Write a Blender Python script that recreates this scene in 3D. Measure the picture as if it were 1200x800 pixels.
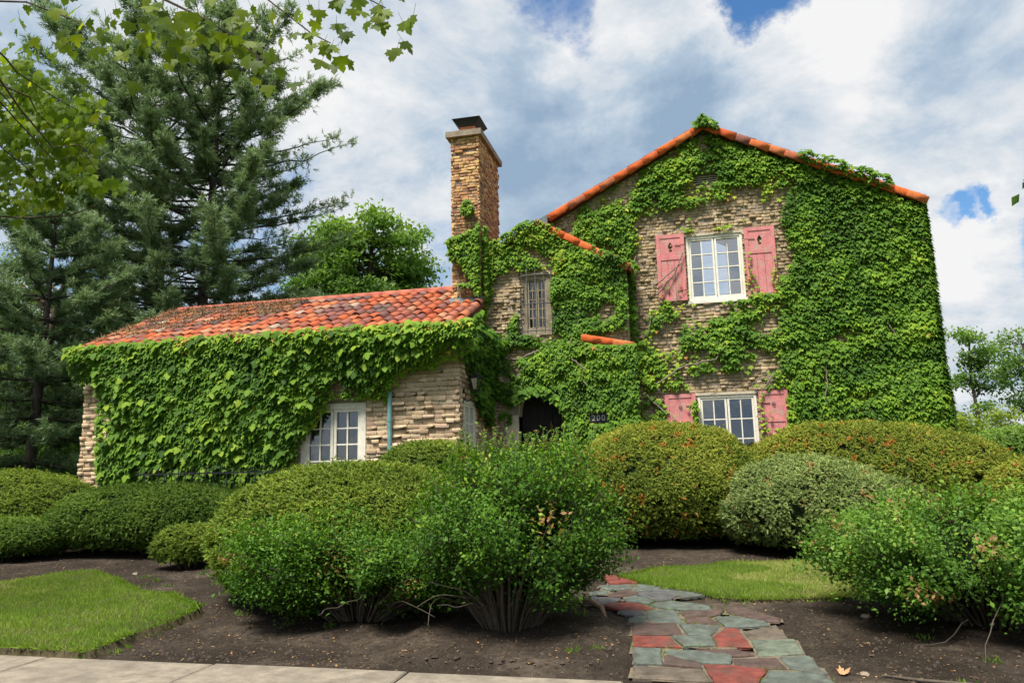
import bpy, math, random
import numpy as np
from mathutils import Matrix, Vector

for _o in list(bpy.data.objects):
    bpy.data.objects.remove(_o)
SC = bpy.context.scene
COL = SC.collection
R = math.radians
rng = np.random.default_rng(7)
random.seed(7)

# ------------------------------------------------------------------ camera
PSI, TH, RO = R(13.05), R(9.54), R(1.27)
_f = np.array([-math.sin(PSI) * math.cos(TH), math.cos(PSI) * math.cos(TH), math.sin(TH)])
_r = np.cross(_f, [0, 0, 1]); _r /= np.linalg.norm(_r)
_u = np.cross(_r, _f)
_r2 = _r * math.cos(RO) - _u * math.sin(RO)
_u2 = _u * math.cos(RO) + _r * math.sin(RO)
CAM = np.array([0, 0, 1.6])
cd = bpy.data.cameras.new('camera')
cam = bpy.data.objects.new('camera', cd)
COL.objects.link(cam)
cd.sensor_width = 36.0
cd.lens = 875.0 / 1200 * 36
cd.clip_start = 0.05
cd.clip_end = 2000
cam.matrix_world = Matrix(((_r2[0], _u2[0], -_f[0], 0), (_r2[1], _u2[1], -_f[1], 0), (_r2[2], _u2[2], -_f[2], 1.6), (0, 0, 0, 1)))
SC.camera = cam

# ------------------------------------------------------------------ sun, sky, exposure
SUN_DIR = Vector((-0.20, -0.50, 1.0)).normalized()        # towards the sun: high, behind the camera and to the left
sl = bpy.data.lights.new('sun', 'SUN')
sl.energy = 5.0
sl.angle = R(17)
sl.color = (1.0, 0.95, 0.86)
so = bpy.data.objects.new('sun', sl)
COL.objects.link(so)
so.rotation_euler = SUN_DIR.to_track_quat('Z', 'Y').to_euler()

world = bpy.data.worlds.new('World')
SC.world = world
world.use_nodes = True
wt = world.node_tree
wt.nodes.clear()


def N(t, kind, **kw):
    n = t.nodes.new(kind)
    for k, v in kw.items():
        setattr(n, k, v)
    return n


def mth(t, op, a, b=None, clamp=False):
    n = N(t, 'ShaderNodeMath', operation=op)
    n.use_clamp = clamp
    for i, x in enumerate((a, b)):
        if x is None:
            continue
        if isinstance(x, (int, float)):
            n.inputs[i].default_value = x
        else:
            t.links.new(x, n.inputs[i])
    return n.outputs[0]


def maprange(t, x, a, b, c=0.0, d=1.0, smooth=True):
    n = N(t, 'ShaderNodeMapRange')
    n.interpolation_type = 'SMOOTHSTEP' if smooth else 'LINEAR'
    t.links.new(x, n.inputs[0])
    for i, v in zip((1, 2, 3, 4), (a, b, c, d)):
        n.inputs[i].default_value = v
    return n.outputs[0]


def build_sky():
    t = wt
    tc = N(t, 'ShaderNodeTexCoord')
    d = tc.outputs['Generated']
    sep = N(t, 'ShaderNodeSeparateXYZ'); t.links.new(d, sep.inputs[0])
    zz = mth(t, 'ADD', mth(t, 'MAXIMUM', sep.outputs[2], 0.0), 0.33)
    cmb = N(t, 'ShaderNodeCombineXYZ')
    t.links.new(mth(t, 'DIVIDE', sep.outputs[0], zz), cmb.inputs[0])
    t.links.new(mth(t, 'DIVIDE', sep.outputs[1], zz), cmb.inputs[1])

    def noise(scale, detail, off, rough=0.55, dist=0.0):
        n = N(t, 'ShaderNodeTexNoise')
        m = N(t, 'ShaderNodeMapping'); m.inputs[1].default_value = off
        t.links.new(cmb.outputs[0], m.inputs[0]); t.links.new(m.outputs[0], n.inputs['Vector'])
        n.inputs['Scale'].default_value = scale; n.inputs['Detail'].default_value = detail
        n.inputs['Roughness'].default_value = rough; n.inputs['Distortion'].default_value = dist
        return n.outputs['Fac']

    wn = N(t, 'ShaderNodeTexNoise'); wn.inputs['Scale'].default_value = 5.5; wn.inputs['Detail'].default_value = 8; wn.inputs['Roughness'].default_value = .62
    t.links.new(d, wn.inputs['Vector'])
    ws = N(t, 'ShaderNodeVectorMath', operation='SUBTRACT'); t.links.new(wn.outputs['Color'], ws.inputs[0]); ws.inputs[1].default_value = (.5, .5, .5)
    wm = N(t, 'ShaderNodeVectorMath', operation='SCALE'); t.links.new(ws.outputs[0], wm.inputs[0]); wm.inputs[3].default_value = .22
    wa = N(t, 'ShaderNodeVectorMath', operation='ADD'); t.links.new(d, wa.inputs[0]); t.links.new(wm.outputs[0], wa.inputs[1])
    wd = N(t, 'ShaderNodeVectorMath', operation='NORMALIZE'); t.links.new(wa.outputs[0], wd.inputs[0])

    def blob(v, deg):
        v = Vector(v).normalized()
        n = N(t, 'ShaderNodeVectorMath', operation='DOT_PRODUCT'); t.links.new(wd.outputs[0], n.inputs[0]); n.inputs[1].default_value = v
        return maprange(t, n.outputs['Value'], math.cos(R(deg)), 1.0)

    def total(bl):
        acc = None
        for v, deg, a in bl:
            x = mth(t, 'MULTIPLY', blob(v, deg), a)
            acc = x if acc is None else mth(t, 'ADD', acc, x)
        return acc
    # gaps in the cloud cover where blue sky shows
    clear = total([((-.113, .826, .560), 5.0, .33), ((.124, .841, .535), 3.3, .38), ((.296, .913, .279), 1.6, .26), ((.322, .905, .279), 1.8, .32), ((.347, .896, .276), 1.4, .24), ((.392, .895, .225), 2.6, .42),
                   ((-.32, .912, .256), 7, .30), ((-.50, .82, .26), 9, .22), ((-.70, .69, .18), 9, .2)])
    white = total([((-.344, .836, .429), 10, .12), ((-.083, .863, .498), 7, .22), ((.147, .867, .475), 10, .32), ((.30, .86, .42), 8, .10), ((.318, .921, .226), 8, .24),
                   ((-.195, .831, .52), 7, .14), ((.21, .913, .349), 7, .08), ((-.60, .66, .454), 16, .14), ((-.30, .90, .34), 7, .14)])
    grey = total([((-.093, .913, .396), 13, .24), ((.077, .906, .417), 8, .17), ((.34, .856, .388), 9, .10), ((-.236, .857, .459), 7, .18), ((.02, .88, .46), 5, .10), ((.34, .93, .17), 7, .10)])
    big = noise(1.5, 9, (3.1, 1.7, 0.4), 0.6, 0.25)
    fine = noise(3.6, 12, (7.3, 0.2, 2.0), 0.66, 0.3)
    cover = mth(t, 'SUBTRACT', mth(t, 'ADD', mth(t, 'MULTIPLY', big, 0.5), mth(t, 'MULTIPLY', fine, 0.6)), clear)
    cover = maprange(t, cover, 0.13, 0.43)
    sh = mth(t, 'ADD', mth(t, 'MULTIPLY', noise(2.3, 12, (0.4, 5.1, 1.0), 0.6, 0.6), 1.15), mth(t, 'MULTIPLY', fine, 1.0))
    sh = mth(t, 'SUBTRACT', sh, 0.56)
    sh = mth(t, 'SUBTRACT', mth(t, 'ADD', sh, white), grey)
    rp = N(t, 'ShaderNodeValToRGB'); t.links.new(sh, rp.inputs[0])
    e = rp.color_ramp.elements
    e[0].position = 0.22; e[0].color = (0.33, 0.46, 0.62, 1)
    e[1].position = 0.78; e[1].color = (0.98, 0.98, 0.985, 1)
    x = e.new(0.44); x.color = (0.50, 0.62, 0.755, 1)
    x = e.new(0.60); x.color = (0.74, 0.80, 0.865, 1)
    bright = N(t, 'ShaderNodeVectorMath', operation='SCALE'); t.links.new(rp.outputs[0], bright.inputs[0]); bright.inputs[3].default_value = 6.6
    sky = N(t, 'ShaderNodeTexSky', sky_type='NISHITA')
    sky.sun_disc = False
    sky.sun_elevation = math.asin(SUN_DIR.z)
    sky.sun_rotation = math.atan2(SUN_DIR.x, SUN_DIR.y)
    hs = N(t, 'ShaderNodeHueSaturation'); hs.inputs['Saturation'].default_value = 1.3; hs.inputs['Value'].default_value = 1.25
    t.links.new(sky.outputs[0], hs.inputs['Color'])
    mx = N(t, 'ShaderNodeMix', data_type='RGBA')
    t.links.new(cover, mx.inputs[0]); t.links.new(hs.outputs[0], mx.inputs[6]); t.links.new(bright.outputs[0], mx.inputs[7])
    bg = N(t, 'ShaderNodeBackground'); bg.inputs[1].default_value = 0.1
    t.links.new(mx.outputs[2], bg.inputs[0])
    out = N(t, 'ShaderNodeOutputWorld'); t.links.new(bg.outputs[0], out.inputs[0])


build_sky()
vs = SC.view_settings
vs.view_transform = 'Standard'
vs.look = 'None'
vs.exposure = 0.5
vs.gamma = 1.0
vs.use_curve_mapping = False
SC.render.engine = 'CYCLES'
cy = SC.cycles
cy.max_bounces = 6; cy.diffuse_bounces = 3; cy.glossy_bounces = 3; cy.transmission_bounces = 4; cy.transparent_max_bounces = 8
cy.caustics_reflective = False; cy.caustics_refractive = False
cy.use_denoising = True
cy.use_adaptive_sampling = True; cy.adaptive_threshold = 0.02

# ------------------------------------------------------------------ helpers


def vnoise(P, scale, seed=0):
    """smooth value noise 0..1 on an (n,3) array"""
    P = np.asarray(P, float) * scale + seed * 17.31
    i = np.floor(P).astype(np.int64); f = P - i
    f = f * f * (3 - 2 * f)

    def h(a):
        n = (a[:, 0] * 73856093) ^ (a[:, 1] * 19349663) ^ (a[:, 2] * 83492791)
        n = (n ^ (n >> 13)) * 1274126177
        n = n ^ (n >> 16)
        return (n & 0xffff) / 65535.0
    r = 0
    for dx in (0, 1):
        for dy in (0, 1):
            for dz in (0, 1):
                w = (f[:, 0] if dx else 1 - f[:, 0]) * (f[:, 1] if dy else 1 - f[:, 1]) * (f[:, 2] if dz else 1 - f[:, 2])
                r = r + w * h(i + np.array([dx, dy, dz]))
    return r


def fbm(P, scale, oct=3, seed=0):
    a, s, t = 1.0, 0.0, 0.0
    for k in range(oct):
        s = s + a * vnoise(P, scale * 2 ** k, seed + k); t += a; a *= 0.5
    return s / t


def tag(o, label=None, cat=None, group=None, kind=None):
    for k, v in (('label', label), ('category', cat), ('group', group), ('kind', kind)):
        if v:
            o[k] = v
    return o


def mesh_data(name, V, F, mat=None, smooth=False, rnd=None):
    """F: (n,k) int array, or list of index lists"""
    me = bpy.data.meshes.new(name)
    V = np.ascontiguousarray(V, dtype=np.float32)
    if isinstance(F, np.ndarray):
        k = F.shape[1]; nf = len(F)
        me.vertices.add(len(V)); me.vertices.foreach_set('co', V.ravel())
        me.loops.add(nf * k); me.loops.foreach_set('vertex_index', np.ascontiguousarray(F, dtype=np.int32).ravel())
        me.polygons.add(nf); me.polygons.foreach_set('loop_start', np.arange(nf, dtype=np.int32) * k)
        me.polygons.foreach_set('loop_total', np.full(nf, k, dtype=np.int32))
        if smooth:
            me.polygons.foreach_set('use_smooth', np.ones(nf, dtype=bool))
        me.update(calc_edges=True)
    else:
        me.from_pydata([tuple(v) for v in V.tolist()], [], [list(map(int, f)) for f in F])
        if smooth:
            for p in me.polygons:
                p.use_smooth = True
        me.update()
    if rnd is not None:
        a = me.attributes.new('rnd', 'FLOAT', 'POINT'); a.data.foreach_set('value', np.ascontiguousarray(rnd, dtype=np.float32))
    if mat:
        me.materials.append(mat)
    return me


def link(name, data, parent=None):
    o = bpy.data.objects.new(name, data)
    COL.objects.link(o)
    if parent is not None:
        o.parent = parent
        o.matrix_parent_inverse = parent_inv(parent)
    return o


_inv = {}


def parent_inv(p):
    if p.name not in _inv:
        m = Matrix.Identity(4); q = p
        chain = []
        while q is not None:
            chain.append(q); q = q.parent
        for q in reversed(chain):
            m = m @ q.matrix_parent_inverse @ q.matrix_basis if q.parent else q.matrix_basis.copy()
        _inv[p.name] = m.inverted()
    return _inv[p.name]


def obj(name, V, F, mat, parent=None, smooth=False, rnd=None):
    return link(name, mesh_data(name, V, F, mat, smooth, rnd), parent)


def empty(name, loc):
    o = bpy.data.objects.new(name, None); COL.objects.link(o); o.location = loc
    o.empty_display_size = 0.2
    return o


class MB:
    def __init__(s):
        s.V = []; s.F = []; s.n = 0

    def add(s, V, F):
        V = np.asarray(V, float); s.V.append(V)
        s.F += [[i + s.n for i in f] for f in F]; s.n += len(V); return s

    def box(s, x0, x1, y0, y1, z0, z1):
        V = [(x, y, z) for z in (z0, z1) for y in (y0, y1) for x in (x0, x1)]
        return s.add(V, [(0, 2, 3, 1), (4, 5, 7, 6), (0, 1, 5, 4), (2, 6, 7, 3), (0, 4, 6, 2), (1, 3, 7, 5)])

    def prism(s, P, Q):
        """P, Q: matching rings of points"""
        n = len(P)
        return s.add(list(P) + list(Q), [tuple(range(n))[::-1], tuple(range(n, 2 * n))] + [(i, (i + 1) % n, n + (i + 1) % n, n + i) for i in range(n)])

    def tube(s, pts, rad, k=8, cap=True):
        V, F = tube_arrays(pts, rad, k)
        F = F.tolist()
        if cap:
            n = len(pts)
            F = F + [list(range(k))[::-1], list(range((n - 1) * k, n * k))]
        return s.add(V, F)

    def obj(s, name, mat, parent=None, smooth=False):
        return obj(name, np.concatenate(s.V), s.F, mat, parent, smooth)


def tube_arrays(pts, rad, k=6):
    pts = np.asarray(pts, float); n = len(pts)
    rad = np.broadcast_to(np.asarray(rad, float), (n,))
    T = np.gradient(pts, axis=0); T /= np.linalg.norm(T, axis=1)[:, None] + 1e-9
    a = np.array([0.31, 0.17, 0.93]) if abs(T[0] @ np.array([0.31, 0.17, 0.93])) < 0.93 else np.array([1.0, 0, 0])
    U = np.cross(T, a); U /= np.linalg.norm(U, axis=1)[:, None] + 1e-9
    W = np.cross(T, U)
    ang = np.arange(k) * 2 * np.pi / k
    V = pts[:, None, :] + rad[:, None, None] * (np.cos(ang)[None, :, None] * U[:, None, :] + np.sin(ang)[None, :, None] * W[:, None, :])
    i = np.arange(n - 1)[:, None] * k; j = np.arange(k)[None, :]; j2 = (j + 1) % k
    F = np.stack([i + j, i + j2, i + k + j2, i + k + j], -1).reshape(-1, 4)
    return V.reshape(-1, 3), F


class Tubes:
    def __init__(s):
        s.V = []; s.F = []; s.n = 0

    def add(s, pts, rad, k=5):
        V, F = tube_arrays(pts, rad, k); s.V.append(V); s.F.append(F + s.n); s.n += len(V)

    def obj(s, name, mat, parent=None, most=40):
        if len(s.V) <= most:                                  # few enough to pick apart: each is a part
            n = 0
            for V, F in zip(s.V, s.F):
                obj(name, V, F - n, mat, parent, True); n += len(V)
        else:
            obj(name, np.concatenate(s.V), np.concatenate(s.F), mat, parent, True)['kind'] = 'stuff'


def nrm(a):
    return a / (np.linalg.norm(a, axis=-1, keepdims=True) + 1e-9)


def scatter(tV, tF, pos, tip, nor, size):
    """instances of a small template (y = tip, z = face normal) as arrays"""
    Y = nrm(tip); X = nrm(np.cross(Y, nor)); Z = np.cross(X, Y)
    tV = np.asarray(tV, float); n, k = len(pos), len(tV)
    size = np.broadcast_to(size, (n,))
    V = pos[:, None, :] + size[:, None, None] * (tV[None, :, 0, None] * X[:, None, :] + tV[None, :, 1, None] * Y[:, None, :] + tV[None, :, 2, None] * Z[:, None, :])
    F = (np.asarray(tF)[None] + (np.arange(n) * k)[:, None, None]).reshape(-1, len(tF[0]))
    return V.reshape(-1, 3), F


def foliage(name, tmpl, pos, tip, nor, size, rnd, mat, parent, stuff=True):
    V, F = scatter(tmpl[0], tmpl[1], pos, tip, nor, size)
    o = obj(name, V, F, mat, parent, False, np.repeat(np.clip(rnd, 0, 1), len(tmpl[0])))
    if stuff:
        o['kind'] = 'stuff'
    return o


def rand_unit(n):
    v = rng.normal(size=(n, 3)); return nrm(v)


def sample_mesh(V, F, n):
    A, B, C = V[F[:, 0]], V[F[:, 1]], V[F[:, 2]]
    cr = np.cross(B - A, C - A); ar = np.linalg.norm(cr, axis=1)
    i = rng.choice(len(F), n, p=ar / ar.sum())
    a, b = rng.random(n), rng.random(n); s = a + b > 1; a[s] = 1 - a[s]; b[s] = 1 - b[s]
    return A[i] + a[:, None] * (B[i] - A[i]) + b[:, None] * (C[i] - A[i]), nrm(cr[i])


def fan(outline, centre=(0, 0.45, 0.0)):
    n = len(outline)
    return np.array([centre] + list(outline), float), np.array([[0, i + 1, (i + 1) % n + 1] for i in range(n)])


IVY = fan([(0, 0, 0), (.26, -.12, -.02), (.50, .10, -.10), (.58, .50, -.16), (.30, .52, -.03), (.26, .76, -.06), (0, 1.08, -.16), (-.26, .76, -.06), (-.30, .52, -.03), (-.58, .50, -.16), (-.50, .10, -.10), (-.26, -.12, -.02)], (0, .32, .05))
IVYS = (np.array([(0, 0, 0.02), (.40, .02, -.08), (.52, .52, -.14), (.20, .58, 0), (0, 1.08, -.14), (-.20, .58, 0), (-.52, .52, -.14), (-.40, .02, -.08)]), np.array([[0, 1, 3], [1, 2, 3], [0, 3, 5], [3, 4, 5], [0, 5, 7], [5, 6, 7]]))
MAPLE = fan([(0, 0, 0), (.22, .05, 0), (.55, .0, -.06), (.46, .2, -.02), (.72, .42, -.1), (.5, .5, -.04), (.44, .66, -.05), (.2, .6, 0), (.24, .82, -.04), (0, 1.12, -.12),
             (-.24, .82, -.04), (-.2, .6, 0), (-.44, .66, -.05), (-.5, .5, -.04), (-.72, .42, -.1), (-.46, .2, -.02), (-.55, .0, -.06), (-.22, .05, 0)], (0, .38, .04))
LEAF = (np.array([(0, 0, 0), (.3, .45, .08), (0, 1, -.05), (-.3, .45, .08)], float), np.array([[0, 1, 2], [0, 2, 3]]))


def needle_spray(n, length, width, spread, flat=0.0, seed=1):
    """thin pointed needles along a short shoot; y is the shoot's direction"""
    g = np.random.default_rng(seed); V = []; F = []
    for k in range(n):
        t = (k + 0.5) / n; a = k * 2.399
        side = np.array([math.cos(a), 0, math.sin(a) * (1 - flat)])
        d = nrm(side * spread + np.array([0, 1, 0])) * length * g.uniform(.8, 1.15)
        b = np.array([0, t * (1 - length * 0.6), 0])
        w = np.cross(d, g.normal(size=3)); w = nrm(w) * width * 0.5
        i = len(V); V += [b - w, b + w, b + d]; F.append([i, i + 1, i + 2])
    return np.array(V), np.array(F)


PINE = needle_spray(9, .50, .11, .95, 0.0, 3)
YEW = needle_spray(6, .55, .19, .95, .7, 5)

# ------------------------------------------------------------------ materials
MATS = {}


def base_mat(name):
    m = bpy.data.materials.new(name); m.use_nodes = True
    t = m.node_tree; t.nodes.clear()
    out = N(t, 'ShaderNodeOutputMaterial')
    return m, t, out


def ramp(t, src, stops, interp='LINEAR'):
    r = N(t, 'ShaderNodeValToRGB'); r.color_ramp.interpolation = interp
    e = r.color_ramp.elements
    while len(e) > 1:
        e.remove(e[-1])
    e[0].position = stops[0][0]; e[0].color = (*stops[0][1], 1)
    for p, c in stops[1:]:
        e.new(p).color = (*c, 1)
    t.links.new(src, r.inputs[0])
    return r.outputs[0]


def tex(t, kind, scale, detail=6, coord='Object', rough=.55, stretch=None):
    tc = N(t, 'ShaderNodeTexCoord')
    src = tc.outputs[coord]
    if stretch:
        mp = N(t, 'ShaderNodeMapping'); mp.inputs[3].default_value = stretch; t.links.new(src, mp.inputs[0]); src = mp.outputs[0]
    if kind == 'noise':
        n = N(t, 'ShaderNodeTexNoise'); n.inputs['Detail'].default_value = detail; n.inputs['Roughness'].default_value = rough
        o = n.outputs['Fac']
    else:
        n = N(t, 'ShaderNodeTexVoronoi'); o = n.outputs['Distance']
    n.inputs['Scale'].default_value = scale
    t.links.new(src, n.inputs['Vector'])
    return o


def mixc(t, fac, a, b, mode='MIX'):
    n = N(t, 'ShaderNodeMix', data_type='RGBA', blend_type=mode)
    for i, x in ((0, fac), (6, a), (7, b)):
        if isinstance(x, (int, float)):
            n.inputs[i].default_value = x
        elif isinstance(x, tuple):
            n.inputs[i].default_value = (*x, 1)
        else:
            t.links.new(x, n.inputs[i])
    return n.outputs[2]


def attr(t):
    n = N(t, 'ShaderNodeAttribute'); n.attribute_name = 'rnd'
    return n.outputs['Fac']


def objrnd(t):
    return N(t, 'ShaderNodeObjectInfo').outputs['Random']


def surf(name, color, rough=.8, spec=.3, bump=None, metal=0.0, src=None, coord='Object', var=.25, vscale=6.0, stain=None):
    """opaque surface; color: tuple, or ramp stops together with src 'attr' / 'object'; var: grain in brightness"""
    m, t, out = base_mat(name)
    b = N(t, 'ShaderNodeBsdfPrincipled'); t.links.new(b.outputs[0], out.inputs[0])
    b.inputs['Roughness'].default_value = rough; b.inputs['Specular IOR Level'].default_value = spec; b.inputs['Metallic'].default_value = metal
    if src:
        c = ramp(t, attr(t) if src == 'attr' else objrnd(t), color, 'LINEAR')
    else:
        rgb = N(t, 'ShaderNodeRGB'); rgb.outputs[0].default_value = (*color, 1); c = rgb.outputs[0]
    if var:
        n = tex(t, 'noise', vscale, 7, coord, .65)
        v = maprange(t, n, .3, .7, 1 - var, 1 + var, False)
        s = N(t, 'ShaderNodeVectorMath', operation='SCALE'); t.links.new(c, s.inputs[0]); t.links.new(v, s.inputs[3]); c = s.outputs[0]
    if stain:                                                 # weathering patches: (scale, low, high, colour, amount)
        c = mixc(t, maprange(t, tex(t, 'noise', stain[0], 6, coord, .68), stain[1], stain[2], 0, stain[4]), c, stain[3])
    t.links.new(c, b.inputs['Base Color'])
    if bump:
        sc, st = bump
        bn = N(t, 'ShaderNodeBump'); bn.inputs['Strength'].default_value = st; bn.inputs['Distance'].default_value = .02
        t.links.new(tex(t, 'noise', sc, 8, coord, .7), bn.inputs['Height']); t.links.new(bn.outputs[0], b.inputs['Normal'])
    m['bsdf'] = b.name
    return m


def leafmat(name, stops, trans=.35, rough=.5, spec=.25, src='attr', spots=None, tcol=None):
    m, t, out = base_mat(name)
    c = ramp(t, attr(t) if src == 'attr' else objrnd(t), stops)
    if spots:
        sc, lo, hi, col = spots
        c = mixc(t, maprange(t, tex(t, 'noise', sc, 3, 'Object', .6), lo, hi), c, col)
    b = N(t, 'ShaderNodeBsdfPrincipled'); t.links.new(c, b.inputs['Base Color'])
    b.inputs['Roughness'].default_value = rough; b.inputs['Specular IOR Level'].default_value = spec
    tr = N(t, 'ShaderNodeBsdfTranslucent')
    t.links.new(mixc(t, 1.0, c, tcol or (1.25, 1.35, .55), 'MULTIPLY'), tr.inputs[0])
    mx = N(t, 'ShaderNodeMixShader'); mx.inputs[0].default_value = trans
    t.links.new(b.outputs[0], mx.inputs[1]); t.links.new(tr.outputs[0], mx.inputs[2]); t.links.new(mx.outputs[0], out.inputs[0])
    return m


IVY_STOPS = [(0, (.024, .066, .010)), (.35, (.080, .175, .016)), (.65, (.165, .295, .024)), (.85, (.29, .40, .032)), (.96, (.46, .46, .045)), (1, (.42, .20, .06))]
M_ivy = leafmat('ivy_leaf', IVY_STOPS, .3, .6, .15)
M_ivyo = leafmat('ivy_leaf_single', [(0, (.03, .075, .012)), (.4, (.09, .185, .018)), (.75, (.165, .285, .026)), (1, (.26, .37, .032))], .3, .6, .15, 'object')
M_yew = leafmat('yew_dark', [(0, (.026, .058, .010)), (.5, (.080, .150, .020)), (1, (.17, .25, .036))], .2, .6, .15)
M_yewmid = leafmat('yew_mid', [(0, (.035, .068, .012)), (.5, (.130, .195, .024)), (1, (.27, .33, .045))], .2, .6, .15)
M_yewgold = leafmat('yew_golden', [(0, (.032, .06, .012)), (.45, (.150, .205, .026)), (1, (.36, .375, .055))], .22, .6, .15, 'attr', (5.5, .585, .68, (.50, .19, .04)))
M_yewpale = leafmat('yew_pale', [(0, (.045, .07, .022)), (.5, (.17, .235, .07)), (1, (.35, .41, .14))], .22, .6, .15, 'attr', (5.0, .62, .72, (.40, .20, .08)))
M_priv = leafmat('bush_leaf', [(0, (.014, .040, .007)), (.45, (.052, .130, .014)), (.8, (.12, .245, .022)), (.95, (.30, .42, .042)), (1, (.30, .17, .06))], .3, .5, .2)
M_priv3 = leafmat('bush_leaf_bright', [(0, (.028, .062, .012)), (.45, (.075, .175, .022)), (.8, (.155, .285, .038)), (.95, (.30, .41, .06)), (1, (.30, .18, .07))], .3, .5, .2)
M_pine = leafmat('pine_needles', [(0, (.050, .085, .040)), (.5, (.145, .220, .10)), (1, (.29, .38, .18))], .28, .55, .2, 'attr', None, (1.0, 1.1, .7))
M_tree = leafmat('tree_leaf', [(0, (.05, .105, .022)), (.5, (.125, .225, .045)), (1, (.25, .37, .08))], .4, .55, .2)
M_treey = leafmat('tree_leaf_yellow', [(0, (.07, .12, .02)), (.5, (.16, .235, .035)), (1, (.30, .36, .055))], .45, .55, .2)
M_maple = leafmat('maple_leaf', [(0, (.08, .13, .02)), (.5, (.14, .205, .026)), (1, (.24, .30, .035))], .55, .5, .2, 'object', None, (1.6, 1.55, .35))
M_maplea = leafmat('maple_leaf_mass', [(0, (.07, .13, .02)), (.5, (.145, .225, .026)), (.85, (.25, .325, .035)), (1, (.42, .42, .03))], .55, .5, .2, 'attr', None, (1.6, 1.55, .35))
M_grass = leafmat('grass_blade', [(0, (.075, .145, .018)), (.5, (.16, .27, .032)), (.85, (.27, .36, .06)), (1, (.42, .42, .15))], .35, .6, .15)
M_core = surf('core_near_black', (.012, .020, .008), .95, .05, (30, .5))  # near-black for the solids added inside hedges and bushes
M_bark = surf('bark', (.085, .065, .05), .95, .1, (14, .9), var=.4, vscale=9)
M_barkp = surf('pine_bark', (.06, .05, .045), .95, .1, (9, .9), var=.4, vscale=7)
M_twig = surf('twig', (.10, .082, .065), .9, .1, None, var=.3, vscale=20)
M_stem = surf('ivy_stem', (.21, .18, .14), .9, .1, (40, .5), var=.3, vscale=15)
BRICK_STOPS = [(0, (.44, .31, .20)), (.25, (.57, .43, .28)), (.5, (.65, .50, .33)), (.75, (.60, .43, .30)), (.9, (.50, .34, .24)), (1, (.70, .57, .41))]
M_brick = surf('buff_brick', BRICK_STOPS, .92, .12, (55, .55), src='object', var=.22, vscale=3)
M_brickw = surf('wall_brick', BRICK_STOPS, .92, .12, (55, .55), src='attr', var=.3, vscale=7)
M_brickm = surf('aged_brick', [(0, (.28, .205, .13)), (.2, (.42, .315, .185)), (.45, (.52, .395, .235)), (.62, (.36, .275, .19)), (.8, (.47, .345, .205)), (.92, (.31, .23, .17)), (1, (.60, .485, .32))], .95, .1, (45, .8), src='attr', var=.45, vscale=12, stain=(1.6, .5, .72, (.27, .215, .155), .45))
M_brickc = surf('chimney_brick', [(0, (.30, .16, .09)), (.25, (.50, .26, .12)), (.5, (.60, .40, .18)), (.75, (.44, .22, .12)), (.9, (.26, .15, .12)), (1, (.68, .48, .22))], .92, .1, (50, .6), src='attr', var=.35, vscale=11)
M_mortar = surf('mortar', (.30, .255, .20), .95, .05, (60, .5), var=.25)
M_mortard = surf('mortar_dark', (.17, .13, .10), .95, .05, (60, .5), var=.25)
TILE_STOPS = [(0, (.50, .125, .045)), (.16, (.42, .10, .05)), (.30, (.54, .19, .085)), (.42, (.42, .12, .065)), (.52, (.26, .105, .08)), (.60, (.17, .085, .08)), (.68, (.33, .12, .09)), (.76, (.44, .15, .09)), (.84, (.50, .26, .15)), (.90, (.11, .085, .09)), (.95, (.24, .13, .12)), (1, (.46, .36, .27))]


def tile_mat(name, src):
    m = surf(name, TILE_STOPS, .85, .12, (35, .5), src=src, var=.35, vscale=9, stain=(1.8, .47, .72, (.15, .10, .075), .8))
    return m


M_tile = tile_mat('roof_tile', 'object')
M_tilea = tile_mat('roof_tile_mass', 'attr')
M_rake = surf('rake_tile', [(0, (.60, .13, .03)), (.5, (.52, .10, .03)), (.8, (.60, .19, .06)), (.92, (.34, .10, .06)), (1, (.11, .08, .08))], .8, .15, (30, .6), src='object', var=.4, vscale=8, stain=(3.5, .5, .75, (.16, .10, .075), .8))
M_slab = surf('roof_underlay', (.16, .06, .04), .9, .1)
M_metal = surf('lead_flashing', (.13, .15, .17), .55, .5, (10, .2), metal=.3, var=.25)
M_flash = surf('zinc_flashing', (.15, .18, .19), .8, .2, var=.3)
M_iron = surf('black_iron', (.015, .015, .017), .55, .4, var=.2)
M_irong = surf('weathered_iron', (.10, .095, .09), .7, .3, var=.3)
M_copper = surf('verdigris_pipe', (.16, .33, .33), .6, .3, None, var=.3, vscale=8)
M_cream = surf('cream_paint', (.76, .71, .60), .6, .3, (30, .25), var=.14, vscale=10)
M_creamw = surf('weathered_paint', (.31, .26, .18), .75, .2, (30, .35), var=.25, vscale=10)
M_stonep = surf('pale_stone', (.52, .45, .34), .9, .15, (30, .5), var=.25)
M_cap = surf('cap_stone', (.27, .22, .165), .9, .15, (22, .6), var=.35)
M_clay = surf('clay_flue', (.50, .18, .10), .8, .2)
M_pink = surf('pink_paint', (.60, .215, .215), .8, .15, (35, .5), var=.2, vscale=7, stain=(5.5, .46, .68, (.47, .33, .28), .85))
M_door = surf('dark_oak', (.012, .009, .008), .6, .3, (25, .4), var=.3)
M_brass = surf('brass', (.55, .40, .15), .35, .5, metal=.9, var=.1)
M_curtain = surf('curtain', (.45, .44, .41), .9, .1, var=.12)
M_blind = surf('blind_slat', (.50, .49, .48), .7, .2, var=.1)
M_backing = surf('backing_near_black', (.03, .028, .026), .95, .05)  # near-black paint standing in for unlit space behind openings
M_plaque = surf('plaque_black', (.012, .012, .014), .45, .4)
M_letter = surf('plaque_figures', (.55, .53, .48), .5, .3)
M_conc = surf('concrete', (.265, .225, .175), .93, .15, (60, .6), var=.35, vscale=6, stain=(1.1, .48, .7, (.17, .145, .115), .65))
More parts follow.
